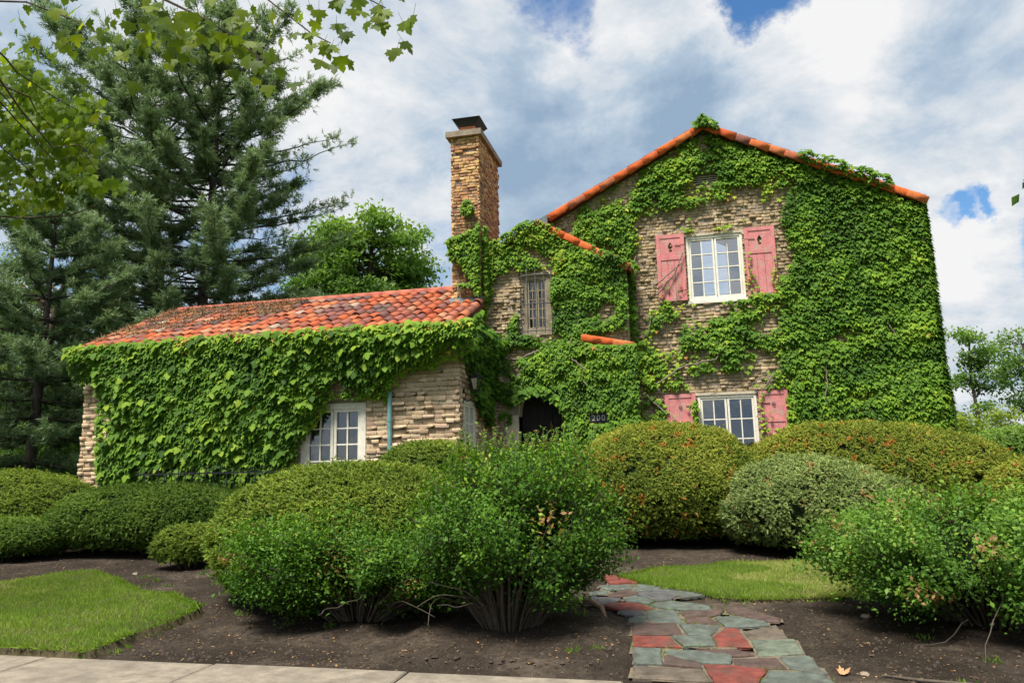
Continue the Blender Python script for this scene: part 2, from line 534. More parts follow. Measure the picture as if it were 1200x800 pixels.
M_litter = surf('litter', [(0, (.10, .07, .045)), (.6, (.22, .15, .08)), (.85, (.36, .22, .09)), (1, (.45, .18, .06))], .9, .1, None, src='attr', var=.2)
M_clod = surf('soil_clod', (.065, .05, .04), .97, .05, (40, .6), var=.4)


def soil_mat():
    m, t, out = base_mat('garden_soil')
    b = N(t, 'ShaderNodeBsdfPrincipled'); t.links.new(b.outputs[0], out.inputs[0])
    b.inputs['Roughness'].default_value = .97; b.inputs['Specular IOR Level'].default_value = .1
    n1 = tex(t, 'noise', .9, 6); n2 = tex(t, 'noise', 14, 8, rough=.7)
    c = ramp(t, n1, [(.34, (.028, .021, .016)), (.5, (.056, .043, .033)), (.64, (.125, .098, .074))])
    c = mixc(t, maprange(t, n2, .35, .75), c, (.026, .02, .015))
    c = mixc(t, maprange(t, tex(t, 'noise', 70, 3), .62, .74), c, (.24, .19, .14))
    # garden bed gives way to rough grass all around
    tc = N(t, 'ShaderNodeTexCoord'); sp = N(t, 'ShaderNodeSeparateXYZ'); t.links.new(tc.outputs['Object'], sp.inputs[0])
    far = mth(t, 'MAXIMUM', maprange(t, mth(t, 'ABSOLUTE', mth(t, 'ADD', sp.outputs[0], 4.0)), 11.5, 13.5), mth(t, 'MAXIMUM', maprange(t, sp.outputs[1], 19, 22), maprange(t, sp.outputs[1], 4.2, 3.8)))
    c = mixc(t, far, c, ramp(t, n2, [(.3, (.035, .07, .015)), (.7, (.09, .14, .03))]))
    t.links.new(c, b.inputs['Base Color'])
    bn = N(t, 'ShaderNodeBump'); bn.inputs['Strength'].default_value = .9; bn.inputs['Distance'].default_value = .03
    t.links.new(tex(t, 'noise', 28, 9, rough=.75), bn.inputs['Height']); t.links.new(bn.outputs[0], b.inputs['Normal'])
    return m


M_soil = soil_mat()


def glass_mat(name, refl, tint):
    m, t, out = base_mat(name)
    tr = N(t, 'ShaderNodeBsdfTransparent'); tr.inputs[0].default_value = (*tint, 1)
    gl = N(t, 'ShaderNodeBsdfGlossy'); gl.inputs[0].default_value = (.95, .97, 1, 1); gl.inputs[1].default_value = .03
    lw = N(t, 'ShaderNodeLayerWeight'); lw.inputs[0].default_value = .5
    f = mth(t, 'ADD', mth(t, 'MULTIPLY', lw.outputs['Fresnel'], .9), refl, True)
    bn = N(t, 'ShaderNodeBump'); bn.inputs['Strength'].default_value = .08; bn.inputs['Distance'].default_value = .02
    t.links.new(tex(t, 'noise', 3.0, 2), bn.inputs['Height']); t.links.new(bn.outputs[0], gl.inputs['Normal'])
    mx = N(t, 'ShaderNodeMixShader'); t.links.new(f, mx.inputs[0]); t.links.new(tr.outputs[0], mx.inputs[1]); t.links.new(gl.outputs[0], mx.inputs[2])
    t.links.new(mx.outputs[0], out.inputs[0])
    return m


M_glass = glass_mat('window_glass', .30, (.75, .8, .85))
M_glassd = glass_mat('window_glass_dark', .06, (.75, .8, .8))
# ------------------------------------------------------------------ ground
def gz(Y):
    return .45 * np.clip((np.asarray(Y, float) - 6.5) / 9.5, 0, 1)


def poly_in(P, x, y):
    P = np.asarray(P); ins = np.zeros(len(x), bool); n = len(P)
    for i in range(n):
        x1, y1 = P[i]; x2, y2 = P[(i + 1) % n]
        c = ((y1 > y) != (y2 > y)) & (x < (x2 - x1) * (y - y1) / (y2 - y1 + 1e-12) + x1)
        ins ^= c
    return ins


def poly_dist(P, x, y):
    P = np.asarray(P); d = np.full(len(x), 1e9); n = len(P); q = np.stack([x, y], -1)
    for i in range(n):
        a = P[i]; b = P[(i + 1) % n]; ab = b - a
        t = np.clip(((q - a) @ ab) / (ab @ ab), 0, 1)
        d = np.minimum(d, np.linalg.norm(q - a - t[:, None] * ab, axis=1))
    return d


LAWN_L = [(-13, 8.6), (-10.4, 8.35), (-9.3, 8.9), (-9.05, 9.55), (-8.74, 9.72), (-8.29, 9.53), (-6.89, 8.52), (-6.29, 8.32), (-5.59, 7.87), (-5.42, 7.64), (-5.38, 7.08), (-5.4, 6.49), (-5.34, 6.0), (-13, 6.0)]
LAWN_R = [(-1.0, 10.02), (-.41, 10.71), (.39, 11.0), (1.64, 11.25), (2.6, 10.6), (2.2, 9.4), (1.27, 8.94), (.55, 8.8), (.2, 8.9), (.04, 9.08), (-.47, 9.45)]
BANK = [(-1.5, 8.5), (-1.26, 8.46), (-1.0, 8.24), (-.78, 7.8), (-.66, 7.19), (-.62, 6.42), (-.60, 6.08), (-2.6, 6.08), (-2.8, 7.4)]
PATH = [(-1.35, 10.2), (-.65, 9.95), (.12, 9.05), (.3, 8.6), (.85, 8.05), (.9, 7.3), (1.05, 6.6), (1.1, 6.0), (-.6, 6.0), (-.68, 7.8), (-1.0, 8.3), (-1.45, 8.7)]


def ground_z(x, y):
    x = np.asarray(x, float); y = np.asarray(y, float)
    z = gz(y) - .012
    near = np.clip((y - 6.0) / .15, 0, 1) * np.clip((20 - y) / 3, 0, 1)
    P = np.stack([x, y, 0 * x], -1)
    b = (fbm(P, 1.1, 3, 2) - .5) * .10 + (fbm(P, 5.5, 3, 9) - .5) * .035
    inpath = poly_in(PATH, x, y)
    b = np.where(inpath, -.004 - .02 * np.clip(poly_dist(PATH, x, y) / .1, 0, 1) + b * .25, b)
    z = z + b * near
    d = poly_dist(BANK, x, y)
    z = z + np.where(poly_in(BANK, x, y), .075 * np.clip(d / .14, 0, 1), 0) * near
    return z


ax = np.unique(np.concatenate([np.linspace(-900, -60, 12), np.linspace(-60, -16, 12), np.arange(-16, 9.01, .15), np.linspace(9.5, 60, 14), np.linspace(60, 900, 12)]))
ay = np.unique(np.concatenate([np.linspace(-300, 5, 10), np.arange(5.9, 17, .12), np.linspace(17.5, 60, 16), np.linspace(60, 1500, 14)]))
gx, gy = np.meshgrid(ax, ay)
zz = ground_z(gx.ravel(), gy.ravel())
zz = np.where(gy.ravel() < 5.99, -.06, zz)
Vg = np.stack([gx.ravel(), gy.ravel(), zz], -1)
nx, ny = len(ax), len(ay)
ii, jj = np.meshgrid(np.arange(nx - 1), np.arange(ny - 1))
q = (jj * nx + ii).ravel()
Fg = np.stack([q, q + 1, q + nx + 1, q + nx], -1)
tag(obj('ground', Vg, Fg, M_soil, None, True), 'dark bare garden soil between the hedges and the pavement', None, None, 'structure')

# concrete pavement of separate slabs
pv = empty('pavement', (-3, 5, 0)); tag(pv, 'tan concrete pavement along the bottom of the picture', None, None, 'structure')
jx = [-14.3, -12.58, -10.88, -9.15, -7.45, -5.76, -4.06, -2.31, -.58, 1.18, 2.9, 4.6]
for a, b in zip(jx[:-1], jx[1:]):
    x0, x1, y0, y1, e = a + .008, b - .008, 4.35, 5.995 + random.uniform(-.008, .008), .012
    if a > -.7:
        y1 = 5.92
    s = random.uniform(-.004, .004)
    low = [(x0, y0, -.1), (x1, y0, -.1), (x1, y1, -.1), (x0, y1, -.1)]
    mid = [(x, y, -e + s) for x, y, _ in low]
    top = [(x0 + e, y0 + e, s), (x1 - e, y0 + e, s), (x1 - e, y1 - e, s), (x0 + e, y1 - e, s)]
    mb = MB(); mb.add(low + mid + top, [(0, 1, 5, 4), (1, 2, 6, 5), (2, 3, 7, 6), (3, 0, 4, 7), (4, 5, 9, 8), (5, 6, 10, 9), (6, 7, 11, 10), (7, 4, 8, 11), (8, 9, 10, 11)])
    mb.obj('paving_slab', M_conc, pv)

# flagstone path
STONES = [
('R', [(-1.196, 10.132), (-1.008, 10.103), (-0.823, 9.978), (-0.701, 9.861), (-0.729, 9.647), (-1.059, 9.591), (-1.145, 9.871)]),
('T', [(-1.177, 9.461), (-1.053, 9.537), (-0.738, 9.577), (-0.747, 9.312), (-0.829, 9.325), (-1.022, 9.228), (-1.135, 9.33)]),
('T', [(-0.726, 9.599), (-0.677, 9.812), (-0.411, 9.598), (-0.414, 9.29), (-0.712, 9.193), (-0.742, 9.331)]),
('T', [(-0.404, 9.599), (-0.193, 9.414), (0.086, 9.033), (-0.189, 8.895), (-0.292, 9.094), (-0.401, 9.291)]),
('B', [(-1.023, 8.98), (-0.925, 9.191), (-0.814, 9.307), (-0.671, 9.159), (-0.725, 9.002), (-0.859, 8.891), (-0.988, 8.893)]),
('D', [(-0.701, 9.022), (-0.607, 9.194), (-0.414, 9.271), (-0.215, 8.981), (-0.298, 8.784), (-0.456, 8.705), (-0.564, 8.867)]),
('T', [(-1.261, 9.085), (-1.145, 9.239), (-1.02, 9.209), (-1.042, 9.039), (-1.203, 8.948)]),
('D', [(-1.313, 8.608), (-1.238, 8.815), (-1.023, 8.861), (-0.837, 8.788), (-0.875, 8.643), (-1.034, 8.493), (-1.21, 8.506)]),
('T', [(-0.824, 8.789), (-0.723, 8.972), (-0.59, 8.894), (-0.467, 8.676), (-0.523, 8.563), (-0.673, 8.605), (-0.775, 8.651)]),
('R', [(-1.003, 8.442), (-0.907, 8.586), (-0.698, 8.619), (-0.57, 8.532), (-0.459, 8.343), (-0.556, 8.273), (-0.842, 8.289)]),
('T', [(-0.46, 8.649), (-0.298, 8.745), (-0.042, 8.629), (0.109, 8.509), (0.15, 8.335), (-0.195, 8.315), (-0.242, 8.341), (-0.432, 8.396), (-0.51, 8.537)]),
('D', [(-0.841, 8.274), (-0.747, 8.292), (-0.556, 8.273), (-0.547, 8.117), (-0.753, 8.079), (-0.806, 8.152)]),
('T', [(-0.543, 8.25), (-0.441, 8.334), (-0.248, 8.341), (-0.146, 7.774), (-0.488, 7.851), (-0.531, 8.032)]),
('T', [(-0.704, 7.899), (-0.635, 8.046), (-0.534, 8.079), (-0.498, 7.828), (-0.681, 7.744)]),
('B', [(-0.194, 8.231), (-0.149, 8.284), (0.15, 8.325), (0.253, 8.344), (0.211, 8.171), (0.119, 8.068), (-0.148, 8.053)]),
('B', [(-0.147, 8.011), (0.097, 8.052), (0.205, 7.765), (-0.125, 7.789)]),
('B', [(0.256, 8.42), (0.319, 8.527), (0.455, 8.503), (0.595, 8.277), (0.778, 8.061), (0.752, 7.925), (0.647, 7.924), (0.469, 8.078), (0.313, 8.204)]),
('T', [(0.14, 8.038), (0.341, 8.112), (0.619, 7.957), (0.654, 7.788), (0.356, 7.666), (0.233, 7.683), (0.206, 7.786)]),
('T', [(-0.195, 7.747), (0.195, 7.764), (0.088, 7.368), (-0.114, 7.366)]),
('B', [(-0.658, 7.774), (-0.221, 7.801), (-0.157, 7.365), (-0.616, 7.317)]),
('R', [(-0.613, 7.273), (-0.28, 7.289), (-0.159, 6.948), (-0.585, 6.935)]),
('T', [(-0.255, 7.31), (0.098, 7.347), (0.128, 7.053), (-0.146, 6.995)]),
('R', [(0.098, 7.347), (0.225, 7.651), (0.351, 7.65), (0.421, 7.057), (0.135, 7.026), (0.117, 7.198)]),
('O', [(0.384, 7.522), (0.702, 7.766), (0.759, 7.356), (0.415, 7.289)]),
('G', [(0.429, 7.261), (0.806, 7.301), (0.832, 6.887), (0.45, 6.781), (0.447, 7.005)]),
('T', [(-0.582, 6.89), (-0.333, 6.89), (-0.311, 6.454), (-0.546, 6.456)]),
('T', [(-0.308, 6.865), (-0.069, 6.892), (0.244, 6.768), (0.223, 6.526), (0.001, 6.528), (-0.282, 6.733)]),
('B', [(-0.061, 6.904), (0.302, 6.988), (0.431, 6.815), (0.258, 6.759)]),
('B', [(-0.311, 6.693), (-0.266, 6.709), (-0.007, 6.486), (-0.001, 6.363), (-0.311, 6.454)]),
('B', [(0.244, 6.716), (0.594, 6.772), (0.644, 6.479), (0.475, 6.432), (0.245, 6.528)]),
('T', [(0.617, 6.785), (0.86, 6.839), (0.919, 6.348), (0.658, 6.481)]),
('R', [(0.008, 6.488), (0.229, 6.507), (0.487, 6.418), (0.389, 5.982), (0.083, 5.936)]),
('T', [(0.499, 6.403), (0.892, 6.423), (0.948, 6.105), (0.389, 5.982)]),
('O', [(-0.548, 6.38), (-0.002, 6.347), (0.073, 6.021), (-0.527, 6.057)]),
]
SCOL = {'R': (.185, .050, .038), 'T': (.108, .126, .106), 'B': (.095, .062, .052), 'D': (.10, .098, .10), 'O': (.125, .10, .075), 'G': (.13, .15, .11)}
SM = {k: surf('flagstone_' + {'R': 'red', 'T': 'green', 'B': 'brown', 'D': 'slate', 'O': 'umber', 'G': 'moss'}[k], v, .85, .25, (38, .7), var=.45, vscale=9, stain=(3.2, .47, .70, (.075, .068, .055), .75)) for k, v in SCOL.items()}
fp = empty('flagstone_path', (0, 7.5, .03)); tag(fp, 'crazy paved path of red, green and brown flagstones', None, None, 'structure')
bx = np.arange(-1.55, 1.15, .045); by = np.arange(5.97, 10.3, .045)
mX, mY = np.meshgrid(bx, by); fx, fy = mX.ravel(), mY.ravel(); near_s = np.zeros(len(fx), bool)
for k, P in STONES:
    near_s |= poly_in(P, fx, fy) | (poly_dist(P, fx, fy) < .035)
near_s = near_s.reshape(mX.shape); w = len(bx)
Vb = np.stack([fx, fy, gz(fy) - .010 + .016 * fbm(np.stack([fx, fy, 0 * fx], -1), 7, 2)], -1)
Fb = [[j * w + i, j * w + i + 1, (j + 1) * w + i + 1, (j + 1) * w + i] for j in range(len(by) - 1) for i in range(w - 1) if near_s[j, i] and near_s[j + 1, i] and near_s[j, i + 1] and near_s[j + 1, i + 1]]
obj('joint_mortar', Vb, Fb, surf('path_mortar', (.16, .13, .09), .95, .1, (40, .6), var=.45, vscale=12), fp, True)
for k, P in STONES:
    P = np.array(P); c = P.mean(0)
    a = 0.5 * np.sum(P[:, 0] * np.roll(P[:, 1], -1) - np.roll(P[:, 0], -1) * P[:, 1])
    if a < 0:
        P = P[::-1]
    Q = []
    for i in range(len(P)):                                # break the edges up so that they are not ruler-straight
        A, B = P[i], P[(i + 1) % len(P)]
        m = max(1, int(np.linalg.norm(B - A) / .09))
        for s in range(m):
            w = A + (B - A) * s / m
            Q.append(w + (rng.normal(0, .006, 2) if s else 0))
    Q = np.array(Q); r = np.linalg.norm(Q - c, axis=1)[:, None]
    h = .014 + random.uniform(-.006, .009); tl = rng.normal(0, .012, 2)
    top_o = c + (Q - c) * (1 - .004 / r); top_i = c + (Q - c) * (1 - .020 / r)
    zt = lambda W, hh: gz(W[:, 1]) + hh + (W - c) @ tl
    low = np.column_stack([top_o, gz(top_o[:, 1]) - .02]); up = np.column_stack([top_o, zt(top_o, h - .008)]); ti = np.column_stack([top_i, zt(top_i, h)])
    n = len(Q); V = np.concatenate([low, up, ti, [[c[0], c[1], float(gz(c[1])) + h]]])
    F = [[i, (i + 1) % n, n + (i + 1) % n, n + i] for i in range(n)] + [[n + i, n + (i + 1) % n, 2 * n + (i + 1) % n, 2 * n + i] for i in range(n)] + [[2 * n + i, 2 * n + (i + 1) % n, 3 * n] for i in range(n)]
    obj('flagstone', V, F, SM[k], fp)


# lawns: a raised turf with real blades
def lawn(name, P, lift, label, n, blade, yel):
    P = np.array(P)
    x0, y0 = P.min(0); x1, y1 = P.max(0)
    xs = np.arange(x0 - .1, x1 + .12, .06); ys = np.arange(y0 - .03, y1 + .12, .06)
    X, Y = np.meshgrid(xs, ys); ins = poly_in(P, X.ravel(), Y.ravel()); d = poly_dist(P, X.ravel(), Y.ravel())
    sd = np.where(ins, d, -d) + (fbm(np.stack([X.ravel(), Y.ravel(), 0 * X.ravel()], -1), 3.5, 2, 6) - .5) * .10 * np.clip((Y.ravel() - 6.1) / .3, 0, 1)
    T = np.where(sd > -.02, lift, -.10)
    Q3 = np.stack([X.ravel(), Y.ravel(), 0 * X.ravel()], -1)
    Z = gz(Y.ravel()) + T + (fbm(Q3, 1.5, 2, 4) - .5) * .05
    V = np.stack([X.ravel(), Y.ravel(), Z], -1); w = len(xs)
    ok = (sd > -.2).reshape(X.shape)
    F = [[j * w + i, j * w + i + 1, (j + 1) * w + i + 1, (j + 1) * w + i] for j in range(len(ys) - 1) for i in range(w - 1) if ok[j, i] and ok[j + 1, i] and ok[j, i + 1] and ok[j + 1, i + 1]]
    root = obj(name, V, F, M_turf, None, True)
    tag(root, label, None, None, 'structure')
    px = rng.uniform(x0, x1, n * 3); py = rng.uniform(y0, y1, n * 3)
    m = np.where(poly_in(P, px, py), 1, -1) * poly_dist(P, px, py) + (fbm(np.stack([px, py, 0 * px], -1), 3.5, 2, 6) - .5) * .10 * np.clip((py - 6.1) / .3, 0, 1) > -.02; px, py = px[m][:n], py[m][:n]
    dd = poly_dist(P, px, py) * 0
    q3 = np.stack([px, py, 0 * px], -1)
    pz = gz(py) + lift * np.clip(dd / .10 + 1, 0, 1) + (fbm(q3, 1.5, 2, 4) - .5) * .05 - .005
    pos = np.stack([px, py, pz], -1)
    rim = np.clip(1 - poly_dist(P, px, py) / .09, 0, 1); cxy = P.mean(0)
    tip = np.stack([rng.normal(0, .45, len(px)), rng.normal(0, .45, len(px)) - 1.0 * rim, 1 - 1.0 * rim * rng.random(len(px))], -1)
    hh = blade * (1 + .7 * rim) * (.6 + .8 * fbm(q3, 3, 2, 8)) * rng.uniform(.7, 1.2, len(px))
    rn = .34 + .55 * fbm(q3, 1.7, 3, 5) + rng.normal(0, .13, len(px)) + yel * (fbm(q3, .9, 2, 12) > .6)
    g = foliage('grass', (np.array([(-.09, 0, 0), (.09, 0, 0), (.02, 1, .15)]), np.array([[0, 1, 2]])), pos, tip, rand_unit(len(px)), hh, rn, M_grass, root)
    return root


M_turf = surf('turf', (.075, .062, .034), .95, .1, (40, .6), var=.4, vscale=8)
lawn('lawn', LAWN_L, .065, 'bright green raised patch of lawn beside the pavement', 95000, .045, .15)
lawn('lawn', LAWN_R, .02, 'strip of worn lawn beyond the flagstone path', 50000, .04, .3)

# loose matter on the soil
n = 9000
px = rng.uniform(-11, 4.5, n); py = 6.05 + 5.8 * rng.random(n) ** 1.2
m = ~(poly_in(LAWN_L, px, py) | poly_in(LAWN_R, px, py) | poly_in(PATH, px, py)); px, py = px[m], py[m]
pos = np.stack([px, py, ground_z(px, py) + .008], -1)
tag(foliage('fallen_leaves', LEAF, pos, rand_unit(len(px)) * [1, 1, .2], rand_unit(len(px)) * .4 + [0, 0, 1], rng.uniform(.010, .036, len(px)), rng.random(len(px)) ** 1.6, M_litter, None), 'dry leaf scraps scattered over the bare soil', None, None, 'stuff')
n = 6500
px = rng.uniform(-11, 4.5, n); py = 6.1 + 6 * rng.random(n) ** 1.3
m = ~(poly_in(LAWN_L, px, py) | poly_in(LAWN_R, px, py) | poly_in(PATH, px, py)); px, py = px[m], py[m]
cl = (np.array([(-.5, -.4, 0), (.5, -.45, 0), (.45, .5, 0), (-.4, .5, 0), (.05, 0, .5), (-.2, .1, .45)]), np.array([[0, 1, 4], [1, 2, 4], [2, 5, 4], [2, 3, 5], [3, 0, 5], [0, 4, 5]]))
pos = np.stack([px, py, ground_z(px, py) - .004], -1)
tag(foliage('soil_crumbs', cl, pos, rand_unit(len(px)) * [1, 1, .1], rand_unit(len(px)) * .2 + [0, 0, 1], rng.uniform(.012, .045, len(px)), rng.random(len(px)), M_clod, None), 'small clods of dark earth lying on the beds', None, None, 'stuff')

# moss and small weeds in the joints of the path and about the beds
LP = []
for k, P in STONES:
    P = np.array(P)
    for i in range(len(P)):
        A, B = P[i], P[(i + 1) % len(P)]; m = int(np.linalg.norm(B - A) * 55)
        t_ = rng.random(m)[:, None]; q = A + (B - A) * t_ + rng.normal(0, .010, (m, 2)); LP.append(q[fbm(np.column_stack([q, 0 * t_]), 2.0, 2, 3) > .52] if m else q)
q = np.concatenate(LP)
w_ = []
for _ in range(60):
    c_ = np.array([rng.uniform(-8, 3.5), rng.uniform(6.15, 10.5)]); w_.append(c_ + rng.normal(0, .05, (22, 2)))
w_ = np.concatenate(w_); m = ~(poly_in(LAWN_L, w_[:, 0], w_[:, 1]) | poly_in(PATH, w_[:, 0], w_[:, 1])); w_ = w_[m]
e_ = []
for P in (LAWN_L, LAWN_R):                                   # stray tufts round the lawns
    P = np.array(P)
    for i in range(len(P)):
        A, B = P[i], P[(i + 1) % len(P)]
        if min(A[1], B[1]) < 6.05 and max(A[1], B[1]) < 6.1: continue
        for _ in range(int(np.linalg.norm(B - A) * 5)):
            e_.append(A + (B - A) * rng.random() + rng.normal(0, .07, 2) + rng.normal(0, .03, (14, 2)))
allp = np.concatenate([q, w_] + e_); zz_ = np.concatenate([gz(q[:, 1]) + .004, ground_z(w_[:, 0], w_[:, 1])] + [ground_z(x_[:, 0], x_[:, 1]) for x_ in e_])
pos = np.column_stack([allp, zz_]); n = len(pos)
tag(foliage('weeds', (np.array([(-.16, 0, 0), (.16, 0, 0), (.02, 1, .2)]), np.array([[0, 1, 2]])), pos, np.stack([rng.normal(0, .6, n), rng.normal(0, .6, n), np.ones(n)], -1), rand_unit(n), np.concatenate([rng.uniform(.012, .03, len(q)), rng.uniform(.025, .06, n - len(q))]), .3 + rng.normal(0, .2, n), M_grass, None), 'tiny weeds and moss between the flagstones and on the beds', None, None, 'stuff')

# ------------------------------------------------------------------ the house
house = empty('cottage', (-3, 17, .45))
tag(house, 'ivy clad brick cottage with red tiled roof, chimney and pink shutters', 'house')
YM, YB, YW = 17.0, 16.5, 14.5            # front planes: gable, entrance bay, low wing
XR, XL, XC, XWL = 5.13, -4.35, -4.5, -13.5
RX, RZ, SLOPE = .74, 9.30, .505


def gable_top(x):
    return RZ - .12 - abs(x - RX) * SLOPE


def bay_top(x):
    return 7.08 - ((-3.11 - x) * .505 if x < -3.11 else (x + 3.11) * .6)


def wall(name, u0, u1, top, z0, openings, y, th, mat, breaks=()):
    """front wall in a plane of constant y, of prisms between the openings"""
    us = sorted({u0, u1, *breaks, *[o[0] for o in openings], *[o[1] for o in openings]})
    mb = MB()
    for a, b in zip(us[:-1], us[1:]):
        m = (a + b) / 2
        cut = sorted((o[2], o[3]) for o in openings if o[0] < m < o[1])
        lo = z0
        for c0, c1 in cut + [(None, None)]:
            ta, tb = (top(a), top(b)) if c0 is None else (c0, c0)
            P = [(a, y, lo), (b, y, lo), (b, y, tb), (a, y, ta)]
            mb.prism(P, [(p[0], y + th, p[2]) for p in P])
            lo = c1
    return mb.obj(name, mat, house)


def lay_bricks(u0, u1, z0, z1, top, openings, row, length, prot, gap=.012, batter=None):
    """rows of bricks as (ua, ub, za, zb, how far it stands out)"""
    out = []; z = z0; k = 0
    while z < z1:
        h = row * random.uniform(.85, 1.15)
        iv = [(u0, u1)]
        if top:
            g = np.linspace(u0, u1, 300); ok = [t for t in g if top(t) > z + h]
            if not ok:
                break
            iv = [(ok[0], ok[-1])]
        for o in openings:
            if o[2] < z + h and o[3] > z:
                nv = []
                for a, b in iv:
                    if o[1] <= a or o[0] >= b:
                        nv.append((a, b))
                    else:
                        if o[0] - a > .04: nv.append((a, o[0]))
                        if b - o[1] > .04: nv.append((o[1], b))
                iv = nv
        for a, b in iv:
            u = a - random.uniform(0, length * .8)
            while u < b:
                l = length * random.uniform(.55, 1.3); p0, p1 = max(u, a), min(u + l, b); u += l
                if p1 - p0 > .035:
                    out.append((p0 + gap / 2, p1 - gap / 2, z + gap / 2, z + h - gap / 2, random.choice(prot) * random.uniform(.6, 1.3)))
        z += h; k += 1
    return out


def brick_arrays(B, place, jit=.011):
    """place(u, z, d) -> world point; d is distance out of the wall"""
    V = []; F = []; rn = []
    for q, (a, b, c, d, p) in enumerate(B):
        j = lambda: random.uniform(-jit, jit)
        e = min(.012, (b - a) * .1)
        i = len(V)
        V += [place(a, c, -.03), place(b, c, -.03), place(b, d, -.03), place(a, d, -.03)]
        V += [place(a + j(), c + j(), p * .7), place(b + j(), c + j(), p * .7), place(b + j(), d + j(), p * .7), place(a + j(), d + j(), p * .7)]
        t = p + random.uniform(0, .006)
        V += [place(a + e + j(), c + e, p + j()), place(b - e + j(), c + e, p + j()), place(b - e + j(), d - e, t + j()), place(a + e + j(), d - e, t + j())]
        for s in (0, 4):
            F += [(i + s + m, i + s + (m + 1) % 4, i + s + 4 + (m + 1) % 4, i + s + 4 + m) for m in range(4)]
        F.append((i + 8, i + 9, i + 10, i + 11)); rn += [random.random()] * 12
    return np.array(V), np.array(F), np.array(rn)


front = lambda y: (lambda u, z, d: (u, y - d, z))

# --- main gable
UW = (.20, 1.43, 5.20, 6.70)             # upper window opening
LW = (.24, 1.48, 1.15, 3.06)
VENT = (.47, .97, 7.93, 8.14)
mw = wall('gable_wall', XL, XR, gable_top, .2, [UW, LW, VENT], YM, .3, M_mortar, (RX,))
B = lay_bricks(-1.3, XR, 1.4, 9.2, gable_top, [UW, LW, VENT], .076, .145, (.0, .008, .016, .025, .035, .05))
V, F, rn = brick_arrays(B, front(YM))
obj('brickwork', V, F, M_brickm, mw, False, rn)['kind'] = 'stuff'
B = lay_bricks(XL, -1.3, 6.2, 9.2, gable_top, [], .076, .145, (.0, .012, .02, .035, .06))
V, F, rn = brick_arrays(B, front(YM)); obj('brickwork', V, F, M_brickm, mw, False, rn)['kind'] = 'stuff'
# side and back walls
mb = MB(); mb.box(XR - .3, XR, YM + .3, 25, .2, gable_top(XR)); mb.box(XL, XL + .3, YM + .3, 25, .2, gable_top(XL)); mb.box(XL + .3, XR - .3, 24.7, 25, .2, 7.0)
mb.obj('side_wall', M_mortar, house)
# --- entrance bay
DO = (-3.70, -2.64, .4, 3.42); SW = (-3.52, -2.90, 4.62, 5.95)
bw = wall('entrance_wall', XC, -1.15, bay_top, .2, [DO, SW], YB, .42, M_mortar, (-3.11,))
B = lay_bricks(XC, -1.15, .5, 7.1, bay_top, [(DO[0] - .34, DO[1] + .3, 0, DO[3] + .25), SW], .076, .145, (.0, .01, .02, .03, .045, .06))
V, F, rn = brick_arrays(B, front(YB)); obj('brickwork', V, F, M_brickm, bw, False, rn)['kind'] = 'stuff'
# low buttress with a tiled cap right of the door
mb = MB(); P = [(-2.0, 16.18, .3), (-1.05, 16.18, .3), (-1.05, 16.18, 4.13), (-2.0, 16.18, 4.34)]; mb.prism(P, [(a, YB - .002, c) for a, b, c in P])
bt = mb.obj('buttress', M_mortar, house)
B = lay_bricks(-2.0, -1.05, .5, 4.12, None, [], .082, .2, (.0, .01, .02, .03)); V, F, rn = brick_arrays(B, front(16.18)); obj('brickwork', V, F, M_brickm, bt, False, rn)['kind'] = 'stuff'

# --- low wing
FW = (-7.99, -6.52, .95, 3.0)
ww = wall('wing_wall', XWL, XC, lambda x: 4.38, .2, [FW], YW, .3, M_mortar)
ROW, BL = .098, .235
vis = lay_bricks(-6.50, XC + .03, .95, 4.1, None, [], ROW, BL, (.004, .01, .016, .02, .05, .07), .010)
vis2 = lay_bricks(XWL - .02, -12.75, 1.0, 4.1, None, [], ROW, BL, (.004, .012, .02, .045, .065), .010)
hid = lay_bricks(-12.74, -8.0, .5, 4.1, None, [], ROW, BL, (.0, .01, .03), .014) + lay_bricks(XWL, XC, .4, .95, None, [], ROW, BL, (.0, .01, .03), .014) + lay_bricks(-8.0, -6.5, 3.05, 4.1, None, [], ROW, BL, (.0, .01, .03), .014)
order = sorted(vis + vis2, key=lambda b: (b[0] < -10, random.random()))
single, rest = order[:300], order[300:]
ub = []
for s in range(8):
    V, F, _ = brick_arrays([(-.5, .5, -.5, .5, .0)], lambda u, z, d: (u, 0, z), 0)
    w = []
    for lvl, (ins, dep) in enumerate(((0, .4), (.0, -.42), (.035, -.5))):
        for (sx, sz) in ((-1, -1), (1, -1), (1, 1), (-1, 1)):
            w.append((sx * (.5 - ins * .35) + random.uniform(-.03, .03), dep + random.uniform(-.06, .06) * (lvl > 0), sz * (.5 - ins) + random.uniform(-.09, .06)))
    ub.append(mesh_data('brick', np.array(w), F, M_brick))
for (a, b, c, d, p) in single:
    o = link('brick', random.choice(ub), ww)
    dep = .03 + p
    o.location = ((a + b) / 2, YW + .03 - dep / 2 - .004, (c + d) / 2); o.scale = (b - a, dep, d - c)
    o.rotation_euler = (0, random.gauss(0, .012), random.gauss(0, .02))
V, F, rn = brick_arrays(rest + [h_ for h_ in hid if h_[0] > -8.2 or h_[1] < -12.3], front(YW)); obj('brickwork', V, F, M_brickw, ww, False, rn)['kind'] = 'stuff'
